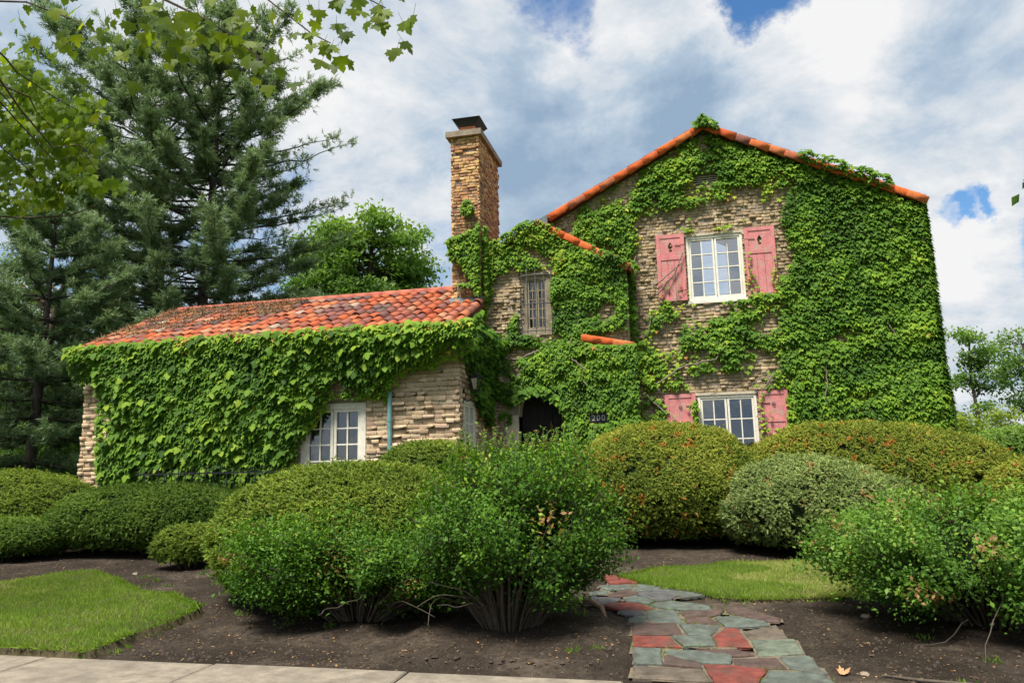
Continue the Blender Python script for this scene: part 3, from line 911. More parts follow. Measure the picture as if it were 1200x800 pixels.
# wing side wall that faces the entrance, with its barred window, and the far end wall
SWW = (14.78, 15.62, 1.0, 3.0)
mb = MB()
for y0, y1, z0, z1 in ((YW + .3, SWW[0], .2, 4.38), (SWW[1], 16.5, .2, 4.38), (SWW[0], SWW[1], .2, SWW[2]), (SWW[0], SWW[1], SWW[3], 4.38)):
    mb.box(XC - .3, XC, y0, y1, z0, z1)
sw = mb.obj('wing_side_wall', M_mortar, house)
B = lay_bricks(YW + .02, 16.48, .6, 4.35, None, [SWW], ROW, .2, (.0, .015, .03, .045), .014)
V, F, rn = brick_arrays(B, lambda u, z, d: (XC + d, u, z)); obj('brickwork', V, F, M_brickw, sw, False, rn)['kind'] = 'stuff'
mb = MB(); P = [(XWL, YW + .3, .2), (XWL, 20.3, .2), (XWL, 20.3, 4.4), (XWL, 17.4, 5.75), (XWL, YW + .3, 4.5)]
mb.prism(P, [(XWL + .3, b, c) for a, b, c in P]); mb.box(XWL + .3, XL, 20, 20.3, .2, 4.4); mb.obj('wing_end_wall', M_mortar, house)

# --- roofs
def slab(name, A, B, C, D, th, mat, parent=house):
    A, B, C, D = map(np.array, (A, B, C, D)); n = nrm(np.cross(B - A, D - A)); n = n if n[2] > 0 else -n
    mb = MB(); P = [A, B, C, D]; mb.prism([p - n * th for p in P], P); return mb.obj(name, mat, parent)


YF = YM - .26
mr = slab('main_roof', (RX, YF, RZ), (XR + .12, YF, RZ - (XR + .12 - RX) * SLOPE), (XR + .12, 25.3, RZ - (XR + .12 - RX) * SLOPE), (RX, 25.3, RZ), .10, M_slab)
slab('roof_slope', (RX - .001, YF, RZ), (XL - .1, YF, RZ - (RX - XL + .1) * SLOPE), (XL - .1, 25.3, RZ - (RX - XL + .1) * SLOPE), (RX - .001, 25.3, RZ), .10, M_slab, mr)


def barrel(r0, r1, L, k=7, th=.014, mat=None, name='tile'):
    """half-round tapered tile along +y (low end at 0), open underneath, with a real thickness"""
    a = np.linspace(0, np.pi, k + 1); V = []
    for (r, y) in ((r0, 0), (r1, L)):
        for q in (r, r - th):
            V += [(-q * math.cos(t), y, q * math.sin(t)) for t in a]
    m = k + 1; F = []
    for i in range(k):
        F += [(i, i + 1, 2 * m + i + 1, 2 * m + i), (m + i + 1, m + i, 3 * m + i, 3 * m + i + 1), (i + 1, i, m + i, m + i + 1), (2 * m + i, 2 * m + i + 1, 3 * m + i + 1, 3 * m + i)]
    return np.array(V), np.array(F)


def place_tile(me, base, along, up, parent, name, roll=0.0):
    y = Vector(along).normalized(); x = y.cross(Vector(up)).normalized(); z = x.cross(y)
    m = Matrix((x, y, z)).transposed().to_4x4()
    if roll:
        m = m @ Matrix.Rotation(roll, 4, 'Y')
    o = link(name, me, parent); m.translation = Vector(base); o.matrix_basis = m
    return o


def rake_piece(L, s0=1.05, s1=.80):
    """hanging verge tile: a face that hangs down in front, rounding over on to the roof; along +y"""
    pr = [(.020, -.135), (.004, -.06), (.0, -.005), (.025, .028), (.075, .042), (.14, .045)]
    V = []
    for s, y in ((s0, 0), (s1, L)):
        V += [(a_ * s - .01 * (s < 1), y, b_ * s) for a_, b_ in pr] + [((a_ + .022) * s, y, (b_ - .018) * s) for a_, b_ in pr]
    m = len(pr); F = []
    for i in range(m - 1):
        F += [(i, i + 1, 2 * m + i + 1, 2 * m + i), (m + i + 1, m + i, 3 * m + i, 3 * m + i + 1), (i + 1, i, m + i, m + i + 1), (2 * m + i, 2 * m + i + 1, 3 * m + i + 1, 3 * m + i)]
    F += [(0, 2 * m, 3 * m, m), (m - 1, 2 * m - 1, 4 * m - 1, 3 * m - 1)]
    return np.array(V), np.array(F)


def place_rake(me, base, along, parent, name, tilt=0.0):
    """local x points into the house, y up the slope"""
    y = Vector(along).normalized(); x = Vector((0, 1, 0)); z = x.cross(y)
    if z.z < 0:
        z = -z
    m = Matrix((x, y, z)).transposed().to_4x4() @ Matrix.Rotation(tilt, 4, 'Z')
    m.translation = Vector(base); o = link(name, me, parent); o.matrix_basis = m
    return o


V, F = rake_piece(.45); rk = mesh_data('rake_tile', V, F, M_rake)
V, F = barrel(.055, .045, .42, 5, .012); edge_me = mesh_data('edge_tile', V, F, surf('edge_tile', [(0, (.16, .06, .045)), (.6, (.28, .09, .05)), (1, (.07, .055, .055))], .8, .2, src='object'), True)
for sgn, xe in ((1, XR + .12), (-1, -2.95)):
    d = Vector((sgn, 0, -SLOPE)).normalized(); L = (xe - RX) * sgn / d.x * sgn
    k = int(L / .40)
    for i in range(k + 1):
        p = Vector((RX, YF + .06, RZ + .0)) + d * min(L, (i + 1) * .40)
        place_rake(rk, p + Vector((0, -.10 + random.gauss(0, .008), random.gauss(0, .006))), -d + Vector((0, 0, random.gauss(-.01, .012))), mr, 'rake_tile', random.gauss(0, .02))
        place_tile(edge_me, p + Vector((0, .07, .045)) + d * random.uniform(-.1, .1), -d, (0, 0, 1), mr, 'edge_tile', random.gauss(0, .05))
# lead covered lower end of the left rake
d = Vector((-1, 0, -SLOPE)).normalized(); a = Vector((-2.95, YF - .02, RZ - 3.69 * SLOPE)); b = Vector((XL - .1, YF - .02, RZ - (RX - XL + .1) * SLOPE))
mb = MB(); P = [a + Vector((0, 0, .05)), b + Vector((0, 0, .05)), b + Vector((0, 0, -.2)), a + Vector((0, 0, -.2))]; mb.prism(P, [p + Vector((0, .3, 0)) for p in P]); mb.obj('lead_flashing', M_metal, mr)
# ridge tiles seen at the apex
V, F = barrel(.13, .12, .45); rd = mesh_data('ridge_tile', V, F, M_rake, True)
for i in range(3):
    place_tile(rd, (RX, YF - .05 + i * .4, RZ + .0), (0, 1, .02), (0, 0, 1), mr, 'ridge_tile')
# bay roof
br = slab('bay_roof', (-3.11, YB - .14, 7.20), (-1.0, YB - .14, 7.20 - 2.11 * .6), (-1.0, YM, 7.20 - 2.11 * .6), (-3.11, YM, 7.20), .09, M_slab)
slab('roof_slope', (-3.112, YB - .14, 7.20), (-4.55, YB - .14, 7.20 - 1.44 * .505), (-4.55, YM + .2, 7.20 - 1.44 * .505), (-3.112, YM + .2, 7.20), .09, M_slab, br)
d = Vector((1, 0, -.6)).normalized()
for i in range(6):
    place_rake(rk, Vector((-3.11, YB - .19, 7.22)) + d * (i + 1) * .40, -d + Vector((0, 0, random.gauss(0, .015))), br, 'rake_tile', random.gauss(0, .02))
for i in range(3):
    d2 = Vector((1, 0, -.22)).normalized(); place_rake(rk, Vector((-2.06, 16.10, 4.40)) + d2 * (i + 1) * .35, -d2 + Vector((0, 0, random.gauss(0, .015))), bt, 'cap_tile', random.gauss(0, .02))
# wing roof: underlay, pans, individual barrel tiles, ridge
WS = .479; WE = (14.1, 4.36); WRY, WRZ = 17.4, 4.36 + 3.3 * WS
wr = slab('wing_roof', (-13.52, WE[0], WE[1]), (-4.40, WE[0], WE[1]), (-4.40, WRY, WRZ), (-13.52, WRY, WRZ), .12, M_slab)
slab('roof_slope', (-13.52, WRY + .002, WRZ), (-4.4, WRY + .002, WRZ), (-4.4, 20.6, WRZ - 3.2 * WS), (-13.52, 20.6, WRZ - 3.2 * WS), .12, M_slab, wr)
al = Vector((0, 1, WS)).normalized(); upn = Vector((0, -WS, 1)).normalized()
V, F = barrel(.112, .092, .50, 7, .016); wt_me = [mesh_data('roof_tile', V * [s, 1, s], F, M_tile, True) for s in (.96, 1.0, 1.05)]
spots = []
PX, EX = .25, .415
ncol = int((13.52 - 4.40) / PX); nrow = 9
for c in range(ncol + 1):
    x = -4.50 - c * PX
    for r_ in range(nrow):
        s = r_ * EX - .07
        if s > 3.55: continue
        y = WE[0] + al.y * s
        if x > -4.42 and y > 16.4: continue
        if -5.2 < x < -4.4 and 16.1 < y < 18.2: continue
        spots.append((x, y, WE[1] + al.z * s + .012 + r_ * 0.0))
spots.sort(key=lambda p: (p[0] < -11.6) * 10 + random.random())
for k, (x, y, z) in enumerate(spots[:300]):
    place_tile(random.choice(wt_me), (x + random.gauss(0, .008), y + random.gauss(0, .012), z + random.uniform(0, .012)), al + Vector((random.gauss(0, .02), 0, -.035)), upn, wr, 'roof_tile', random.gauss(0, .05))
TV = []; TF = []; TR = []; nn = 0
Vt, Ft = barrel(.112, .092, .50, 6, .016)
X3 = Vector((1, 0, 0)); R3 = np.array(Matrix((X3, al, upn)).transposed())
for (x, y, z) in spots[300:]:
    TV.append(Vt @ R3.T + [x, y, z]); TF.append(Ft + nn); TR += [random.random()] * len(Vt); nn += len(Vt)
Vp, Fp = barrel(.10, .11, .50, 5, .014); Vp = Vp * [1, 1, -1] + [0, 0, .095]
for c in range(ncol):
    for r_ in range(nrow):
        s = r_ * EX - .05
        if s > 3.5: continue
        y = WE[0] + al.y * s
        if (-5.3 < -4.50 - (c + .5) * PX < -4.3 and 16.0 < y): continue
        TV.append(Vp @ R3.T + [-4.50 - (c + .5) * PX, y, WE[1] + al.z * s - .0]); TF.append(Fp + nn); TR += [random.random()] * len(Vp); nn += len(Vp)
obj('tiling', np.concatenate(TV), np.concatenate(TF), M_tilea, wr, True, np.array(TR))['kind'] = 'stuff'
V, F = barrel(.13, .115, .46); rd2 = mesh_data('ridge_tile', V, F, surf('ridge_clay', [(0, (.36, .10, .07)), (1, (.46, .15, .09))], .8, .2, src='object'), True)
for i in range(21):
    place_tile(rd2, (-5.35 - i * .4, WRY, WRZ + .03), (1, 0, .015), (0, 0, 1), wr, 'ridge_tile')
# dry pine needles lying on the far end of the tiles
n = 22000
px = -13.6 + 4.2 * rng.random(n) ** 1.3; ps = 3.62 * (1 - rng.random(n) ** 1.7 * (.85 - .12 * (px + 13.6)))
pos = np.stack([px, WE[0] + al.y * ps, WE[1] + al.z * ps + .05 + .08 * rng.random(n)], -1)
m = fbm(pos, 1.3, 3, 3) > .36; pos = pos[m]
tag(foliage('dry_pine_needles', (np.array([(-.09, 0, 0), (.09, 0, 0), (0, 1, 0)]), np.array([[0, 1, 2]])), pos, rand_unit(len(pos)) * [1, .7, .5], np.array([[0, -.4, 1.]]) + rand_unit(len(pos)) * .3, rng.uniform(.08, .15, len(pos)), .25 + rng.random(len(pos)) * .5, M_litter, None), 'brown fallen pine needles on the far end of the tiled roof', None, None, 'stuff')

# --- chimney
CX0, CX1, CY0, CY1, CZ = -5.15, -4.45, 16.15, 18.05, 9.41
mb = MB(); mb.box(CX0 + .02, CX1 - .02, CY0 + .02, CY1 - .02, 4.5, CZ); ch = mb.obj('chimney', M_mortard, house)
Bf = lay_bricks(CX0, CX1, 5.1, CZ, None, [], .075, .17, (.0, .01, .018, .03), .01)
V1, F1, r1 = brick_arrays(Bf, front(CY0 + .02)); Bs = lay_bricks(CY0, CY1, 5.1, CZ, None, [], .075, .18, (.0, .01, .018, .03), .01)
V2, F2, r2 = brick_arrays(Bs, lambda u, z, d: (CX1 - .02 + d, u, z))
V3, F3, r3 = brick_arrays(Bs, lambda u, z, d: (CX0 + .02 - d, u, z))
obj('brickwork', np.concatenate([V1, V2, V3]), np.concatenate([F1, F2 + len(V1), F3 + len(V1) + len(V2)]), M_brickc, ch, False, np.concatenate([r1, r2, r3]))['kind'] = 'stuff'
mb = MB(); mb.box(CX0 - .10, CX1 + .08, CY0 - .09, CY1 + .10, CZ, CZ + .14); mb.prism([(CX0 - .10, CY0 - .09, CZ + .14), (CX1 + .08, CY0 - .09, CZ + .14), (CX1 + .08, CY1 + .1, CZ + .14), (CX0 - .1, CY1 + .1, CZ + .14)], [(CX0 + .1, CY0 + .1, CZ + .2), (CX1 - .1, CY0 + .1, CZ + .2), (CX1 - .1, CY1 - .1, CZ + .2), (CX0 + .1, CY1 - .1, CZ + .2)])
mb.obj('cap_stone', M_cap, ch)
mb = MB(); mb.box(-4.97, -4.58, 16.3, 16.75, CZ + .18, CZ + .34); fl = mb.obj('flue', M_clay, ch)
mb = MB(); lo = [(-4.99, 16.28, CZ + .335), (-4.56, 16.28, CZ + .335), (-4.56, 16.77, CZ + .335), (-4.99, 16.77, CZ + .335)]; hi = [(-5.12, 16.15, CZ + .5), (-4.42, 16.15, CZ + .5), (-4.42, 16.9, CZ + .5), (-5.12, 16.9, CZ + .5)]
mb.prism(lo, hi); mb.obj('hood', M_iron, ch)
mb = MB(); P = [(CX0 - .06, CY0 - .03, 5.36), (CX1 + .05, CY0 - .03, 5.36), (CX1 + .05, CY0 - .03, 5.47), (CX0 - .06, CY0 - .03, 5.47)]; mb.prism([(a, b - .06, c - .03) if c < 5.4 else (a, b, c) for a, b, c in P], [(a, b + .03, c) for a, b, c in P]); mb.obj('flashing', M_flash, ch)


# --- windows
def tr(u, d, z, side):
    """wall coordinates to world: d is how far out of the wall"""
    return (u, side[1] - d, z) if side[0] == 'y' else (side[1] + d, u, z)


def ubox(mb, u0, u1, d0, d1, z0, z1, side):
    a = tr(u0, d0, z0, side); b = tr(u1, d1, z1, side)
    mb.box(min(a[0], b[0]), max(a[0], b[0]), min(a[1], b[1]), max(a[1], b[1]), z0, z1)


def window(op, side, cols, rows, glass, fr=.055, st=.042, mun=.024, recess=.06, sill=True, inside='curtain', name='window', paint=None):
    paint = paint or M_cream
    u0, u1, z0, z1 = op
    d1, d0 = -recess + .05, -recess - .08
    mb = MB()
    ubox(mb, u0, u0 + fr, d0, d1, z0, z1, side); ubox(mb, u1 - fr, u1, d0, d1, z0, z1, side)
    ubox(mb, u0 + fr, u1 - fr, d0, d1, z1 - fr, z1, side); ubox(mb, u0 + fr, u1 - fr, d0, d1, z0, z0 + fr, side)
    w = mb.obj(name, paint, house)
    mid = (u0 + u1) / 2
    for a, b in ((u0 + fr, mid - .004), (mid + .004, u1 - fr)):
        ea, eb, ec, ed = a + .004, b - .004, z0 + fr + .004, z1 - fr - .004
        mb = MB(); e1, e0 = d1 - .018, d0 + .02
        ubox(mb, ea, ea + st, e0, e1, ec, ed, side); ubox(mb, eb - st, eb, e0, e1, ec, ed, side)
        ubox(mb, ea + st, eb - st, e0, e1, ed - st, ed, side); ubox(mb, ea + st, eb - st, e0, e1, ec, ec + st, side)
        mb.obj('casement', paint, w)
        a2, b2, c2, f2 = ea + st, eb - st, ec + st, ed - st
        g1, g0 = d1 - .03, d0 + .04
        for k in range(1, cols):
            u = a2 + (b2 - a2) * k / cols; mb = MB(); ubox(mb, u - mun / 2, u + mun / 2, g0, g1, c2, f2, side); mb.obj('muntin', paint, w)
        for k in range(1, rows):
            z = c2 + (f2 - c2) * k / rows; mb = MB(); ubox(mb, a2, b2, g0 + .003, g1 - .003, z - mun / 2, z + mun / 2, side); mb.obj('muntin', paint, w)
        for i in range(cols):
            for j in range(rows):
                ga = a2 + (b2 - a2) * i / cols; gb = a2 + (b2 - a2) * (i + 1) / cols; gc = c2 + (f2 - c2) * j / rows; gd = c2 + (f2 - c2) * (j + 1) / rows
                mb = MB(); dd = (g0 + g1) / 2; tl = random.gauss(0, .002)
                mb.add([tr(ga, dd - tl, gc, side), tr(gb, dd + tl, gc, side), tr(gb, dd + tl, gd, side), tr(ga, dd - tl, gd, side)], [(0, 1, 2, 3)])
                mb.obj('pane', glass, w)
    if sill:
        mb = MB(); ubox(mb, u0 - .03, u1 + .03, d0, .05, z0 - .07, z0 - .002, side); mb.obj('sill', paint, w)
        mb = MB(); ubox(mb, u0 - .05, u1 + .05, -.02, .045, z1 + .002, z1 + .06, side); mb.obj('drip_mould', M_stonep, w)
    if inside == 'curtain':
        for a, b in ((u0 + .05, u0 + .05 + .24 * (u1 - u0)), (u1 - .05 - .24 * (u1 - u0), u1 - .05)):
            n = 40; us = np.linspace(a, b, n); dd = -recess - .17 + .03 * np.sin(np.linspace(0, 30, n))
            V = [tr(u, d, z0, side) for u, d in zip(us, dd)] + [tr(u, d, z1, side) for u, d in zip(us, dd)]
            obj('curtain', np.array(V), [(i, i + 1, n + i + 1, n + i) for i in range(n - 1)], M_curtain, w, True)
    elif inside == 'full':
        n = 120; us = np.linspace(u0 + .03, u1 - .03, n); dd = -recess - .2 + .035 * np.sin(np.linspace(0, 62, n))
        V = [tr(u, d, z0, side) for u, d in zip(us, dd)] + [tr(u, d, z1, side) for u, d in zip(us, dd)]
        obj('curtain', np.array(V), [(i, i + 1, n + i + 1, n + i) for i in range(n - 1)], M_curtain, w, True)
    elif inside == 'none':
        mb = MB(); ubox(mb, u0 - .1, u1 + .1, -.48, -.44, z0 - .1, z1 + .1, side); mb.obj('dark_backing', M_backing, w)  # added near-black panel, painted to pass for the unlit interior
    elif inside == 'blind':
        z = z0 + .05
        while z < z1 - .05:
            mb = MB(); P = [tr(u0 + .08, -recess - .13, z, side), tr(u1 - .08, -recess - .13, z, side), tr(u1 - .08, -recess - .16, z + .034, side), tr(u0 + .08, -recess - .16, z + .034, side)]
            mb.add(P, [(0, 1, 2, 3)]); mb.obj('blind_slat', M_blind, w); z += .05
    return w


w1 = window(UW, ('y', YM), 2, 4, M_glass, recess=.03)
w2 = window(LW, ('y', YM), 2, 4, glass_mat('window_glass_blind', .10, (.8, .82, .85)), recess=.03, inside='blind')
w3 = window(FW, ('y', YW), 2, 5, M_glassd, fr=.12, st=.06, mun=.03, recess=.04, sill=False, inside='full')
w4 = window(SW, ('y', YB), 2, 5, M_glassd, fr=.09, st=.03, recess=.05, inside='none', paint=M_creamw)
w5 = window(SWW, ('x', XC), 2, 5, M_glassd, fr=.08, st=.05, mun=.03, recess=.02, sill=False, inside='full')
# stone-coloured wide trim left of the wing window
# gable vent: louvres in a frame
mb = MB(); ubox(mb, VENT[0] + .002, VENT[1] - .002, -.28, -.22, VENT[2], VENT[3], ('y', YM)); vt = mb.obj('vent', M_backing, house)
for k in range(4):
    z = VENT[2] + .01 + k * .05
    mb = MB(); mb.add([(VENT[0], YM - .035, z), (VENT[1], YM - .035, z), (VENT[1], YM + .05, z + .045), (VENT[0], YM + .05, z + .045), (VENT[0], YM - .035, z + .014), (VENT[1], YM - .035, z + .014), (VENT[1], YM + .05, z + .057), (VENT[0], YM + .05, z + .057)], [(0, 1, 2, 3), (4, 7, 6, 5), (0, 4, 5, 1), (1, 5, 6, 2), (2, 6, 7, 3), (3, 7, 4, 0)])
    mb.obj('louvre', M_stonep, vt)


# --- shutters
def shutter(x0, x1, z0, z1, cut, label=None):
    y = YM - .055; t = .04; fr = .085; mb = MB()
    mb.box(x0, x0 + fr, y - t, y, z0, z1); mb.box(x1 - fr, x1, y - t, y, z0, z1)
    zr = z0 + (z1 - z0) * .64
    for a, b in ((z0, z0 + fr), (zr - .04, zr + .04), (z1 - fr, z1)):
        mb.box(x0 + fr, x1 - fr, y - t + .002, y, a, b)
    s = mb.obj('shutter', M_pink, house)
    if label: s['label'] = label
    xa, xb = x0 + fr, x1 - fr; w = (xb - xa) / 3
    for k in range(3):                                   # lower boards
        mb = MB(); mb.box(xa + k * w + .003, xa + (k + 1) * w - .003, y - t + .016, y - .004, z0 + fr, zr - .04); mb.obj('board', M_pink, s)
    za, zb = zr + .04, z1 - fr; cx, cz = (xa + xb) / 2, (za + zb) / 2
    if cut:
        hole = [(-.035, -.11), (.035, -.11), (.035, -.04), (.05, .0), (.045, .05), (.02, .085), (.0, .125), (-.02, .085), (-.045, .05), (-.05, .0), (-.035, -.04)]
        wx, wz = (xb - xa) / 2, (zb - za) / 2; ca = math.atan2(wz, wx)
        angs = sorted(list(np.linspace(-math.pi, math.pi, 25)[:-1] + .01) + [ca, -ca, math.pi - ca, ca - math.pi])

        def hit(t):
            dx, dz = math.cos(t), math.sin(t); best = .04
            for i in range(len(hole)):
                (x1, z1_), (x2, z2_) = hole[i], hole[(i + 1) % len(hole)]
                den = dx * (z2_ - z1_) - dz * (x2 - x1)
                if abs(den) > 1e-9:
                    k = (x1 * (z2_ - z1_) - z1_ * (x2 - x1)) / den; m = (x1 * dz - z1_ * dx) / den
                    if k > 0 and -1e-6 <= m <= 1.000001: best = k
            return best
        mb = MB(); n = len(angs); V = []
        for yy in (y - t + .016, y - .004):
            V += [(cx + math.cos(q) * hit(q), yy, cz + math.sin(q) * hit(q)) for q in angs]
            V += [(cx + math.cos(q) * k, yy, cz + math.sin(q) * k) for q in angs for k in [min(wx / (abs(math.cos(q)) + 1e-9), wz / (abs(math.sin(q)) + 1e-9))]]
        F = []
        for o in (0, 2 * n):
            F += [(o + i, o + (i + 1) % n, o + n + (i + 1) % n, o + n + i) for i in range(n)]
        F += [(i, (i + 1) % n, 2 * n + (i + 1) % n, 2 * n + i) for i in range(n)]
        mb.add(V, F); mb.obj('panel', M_pink, s)
    else:
        mb = MB(); mb.box(xa, xb, y - t + .016, y - .004, za, zb); mb.obj('panel', M_pink, s)
        pts = [(cx + .03 * math.cos(a), y - t - .006, cz + .05 + .03 * math.sin(a)) for a in np.linspace(0, 2 * math.pi, 13)]
        mb = MB(); mb.tube(pts, .007, 6); mb.obj('ring_pull', M_iron, s)
    for z in (z0 + .25, z1 - .25):
        mb = MB(); hx = x1 if x1 < UW[0] + .1 else x0; sg = -1 if hx == x1 else 1
        mb.box(min(hx, hx + sg * .22), max(hx, hx + sg * .22), y - t - .008, y - t - .001, z - .015, z + .015); mb.obj('hinge', M_pink, s)


shutter(-.47, .16, 5.22, 6.78, True)
shutter(1.47, 2.12, 5.20, 6.78, True)
shutter(-.47, .20, 1.35, 3.11, False)
shutter(1.52, 2.12, 1.35, 3.11, False)

# --- arched entrance
xa, xb, zs, zc = DO[0], DO[1], 2.72, 3.38
mid = (xa + xb) / 2; hw = (xb - xa) / 2
arc = [(mid - hw * math.cos(t), zs + (zc - zs) * math.sin(t) ** .85) for t in np.linspace(0, math.pi, 17)]
mb = MB()
for i in range(16):                                          # spandrel and arch ring
    (x1_, z1_), (x2_, z2_) = arc[i], arc[i + 1]
    P = [(x1_, YB - .02, z1_), (x2_, YB - .02, z2_), (x2_, YB - .02, DO[3] + .2), (x1_, YB - .02, DO[3] + .2)]
    mb.prism(P, [(a, YB + .40, c) for a, b, c in P])
mb.box(xa - .30, xa, YB - .045, YB + .40, .4, 2.75); mb.box(xb, xb + .25, YB - .045, YB + .40, .4, 2.75)
ds = mb.obj('door_surround', M_stonep, house)
dr = empty('front_door', (mid, YB + .36, .5)); dr.parent = house; dr.matrix_parent_inverse = parent_inv(house)
for k in range(6):
    a, b = xa + (xb - xa) * k / 6 + .004, xa + (xb - xa) * (k + 1) / 6 - .004
    mb = MB(); mb.box(a, b, YB + .34, YB + .395, .45, 3.4); mb.obj('plank', M_door, dr)
mb = MB(); kx = mid + .15
pts = [(kx, YB + .32, 2.62), (kx - .012, YB + .30, 2.55), (kx + .02, YB + .30, 2.5), (kx - .01, YB + .30, 2.44), (kx, YB + .31, 2.36), (kx + .01, YB + .31, 2.25)]
mb.tube(pts, [.012, .02, .03, .03, .016, .01], 7); mb.obj('knocker', M_brass, dr)
mb = MB(); mb.box(-4.3, -2.0, 15.7, YB - .03, .3, .58); mb.obj('doorstep', M_stonep, house)

# --- iron grille in front of the small upper window
gr = empty('window_grille', (-3.2, YB - .1, 4.6)); tag(gr, None); gr.parent = house; gr.matrix_parent_inverse = parent_inv(house)
for k in range(7):
    a = math.pi * k / 6; x = -3.2 - .40 * math.cos(a); y = YB - .03 - .20 * math.sin(a)
    zt = 6.02 + random.uniform(-.01, .01)
    mb = MB(); mb.tube([(x, y, 4.55), (x, y, 5.4), (x, y, zt), (x + random.uniform(-.02, .02), y - .01, zt + .10)], [.011, .011, .011, .004], 6); mb.obj('bar', M_irong, gr)
for z in (4.62, 5.25, 5.92):
    mb = MB(); mb.tube([(-3.2 - .41 * math.cos(a), YB - .03 - .205 * math.sin(a), z) for a in np.linspace(0, math.pi, 13)], .013, 6); mb.obj('hoop', M_irong, gr)
for k in range(6):
    a = math.pi * (k + .5) / 6; c = np.array([-3.2 - .40 * math.cos(a), YB - .03 - .2 * math.sin(a), 5.30]); tx = np.array([math.sin(a), -math.cos(a) * .5, 0])
    mb = MB(); mb.tube([c + tx * .05 * math.cos(q) * (1 - q / 14) + np.array([0, 0, .07 * math.sin(q)]) for q in np.linspace(0, 9, 20)], .006, 4); mb.obj('scroll', M_irong, gr)

# --- downpipe and gutter
mb = MB(); mb.tube([(-5.95, YW - .10, .5), (-5.95, YW - .10, 2.4), (-5.96, YW - .10, 3.9), (-5.96, YW - .25, 4.2)], .048, 10)
dp = mb.obj('downpipe', M_copper, house)
for z in (1.4, 2.6, 3.5):
    mb = MB(); mb.tube([(-5.955, YW - .10, z - .025), (-5.955, YW - .10, z + .025)], .056, 10); mb.box(-5.975, -5.935, YW - .06, YW + .01, z - .02, z + .02); mb.obj('pipe_clip', M_copper, dp)

# --- wall lantern on the corner of the wing
ln = empty('wall_lantern', (-4.5, 14.8, 3.1)); tag(ln, 'black iron wall lantern bracketed to the brick corner near the entrance', 'lantern')
mb = MB(); mb.tube([(-4.52, 14.8, 3.02), (-4.40, 14.8, 2.96), (-4.27, 14.8, 3.03), (-4.22, 14.8, 3.16)], .013, 7); mb.tube([(-4.46 + .05 * math.cos(t) * (1 - t / 12), 14.8, 3.08 + .06 * math.sin(t)) for t in np.linspace(0, 8, 24)], .008, 5); mb.box(-4.50, -4.475, 14.75, 14.85, 2.92, 3.22)
mb.obj('bracket', M_iron, ln)
c = (-4.22, 14.8)


def ring(r, z):
    return [(c[0] + r * math.cos(a), c[1] + r * math.sin(a), z) for a in np.linspace(0, 2 * math.pi, 7)[:-1]]


mb = MB(); mb.prism(ring(.07, 3.16), ring(.08, 3.18)); mb.obj('base_ring', M_iron, ln)
mb = MB(); mb.prism(ring(.165, 3.42), ring(.17, 3.435)); mb.prism(ring(.17, 3.437), ring(.05, 3.52)); mb.prism(ring(.03, 3.52), ring(.02, 3.60)); mb.obj('roof', M_iron, ln)
mb = MB(); mb.prism(ring(.072, 3.182), ring(.135, 3.418)); mb.obj('glass', glass_mat('lantern_glass', .05, (.35, .38, .34)), ln)
for p, q in zip(ring(.077, 3.18), ring(.143, 3.42)):
    mb = MB(); mb.tube([p, q], .008, 5); mb.obj('glazing_bar', M_iron, ln)

# --- house number plaque
hp = empty('house_number', (-1.86, 16.12, 2.60)); tag(hp, 'small black house number plaque reading 200 among the ivy', 'plaque')
mb = MB(); pts = [(-.19, -.09), (.19, -.09), (.19, .05), (.12, .10), (-.12, .10), (-.19, .05)]
mb.prism([(-1.86 + a, 16.085, 2.60 + b) for a, b in pts], [(-1.86 + a, 16.11, 2.60 + b) for a, b in pts]); mb.obj('plate', M_plaque, hp)
for i, dch in enumerate('200'):
    fc = bpy.data.curves.new('digit', 'FONT'); fc.body = dch; fc.size = .17; fc.extrude = .006; fc.align_x = 'CENTER'; fc.materials.append(M_letter)
    tmp = bpy.data.objects.new('digit_outline', fc); COL.objects.link(tmp); dme = bpy.data.meshes.new_from_object(tmp.evaluated_get(bpy.context.evaluated_depsgraph_get())); bpy.data.objects.remove(tmp)
    o = link('digit', dme, hp); o.location = (-1.86 + (i - 1) * .105, 16.080, 2.545); o.rotation_euler = (R(90), 0, 0)
mb = MB(); mb.box(-1.88, -1.84, 16.11, 16.19, 2.58, 2.62); mb.obj('fixing', M_plaque, hp)

# --- low iron railing against the ivy of the wing
rl = empty('iron_railing', (-10, 14.15, .4)); tag(rl, 'low black iron railing in front of the ivy covered wing', 'railing')
for z in (1.08, 1.60):
    mb = MB(); mb.box(-11.6, -8.2, 14.0, 14.02, z, z + .03); mb.obj('rail', M_iron, rl)
for x in np.arange(-11.55, -8.2, .165):
    mb = MB(); mb.tube([(x, 14.01, .35), (x, 14.01, 1.74)], .011, 6); mb.obj('baluster', M_iron, rl)
# ------------------------------------------------------------------ ivy
def ivy_axes(n, out=(0, -1, 0), spread=.28):
    out = np.array(out, float)
    tip = np.array([[0, 0, -1.]]) * .75 + out * .62 + rng.normal(0, spread, (n, 3)) * [1, .6, .35]
    nor = out * .62 + np.array([0, 0, .80]) + rng.normal(0, spread * .8, (n, 3))
    return tip, nor


def ell(x, z, cx, cz, rx, rz):
    return np.clip(1.35 - np.sqrt(((x - cx) / rx) ** 2 + ((z - cz) / rz) ** 2), 0, 1)


def rect(x, z, a, b, c, d, soft=.05):
    return np.clip(np.minimum.reduce([x - a, b - x, z - c, d - z]) / soft + .5, 0, 1)


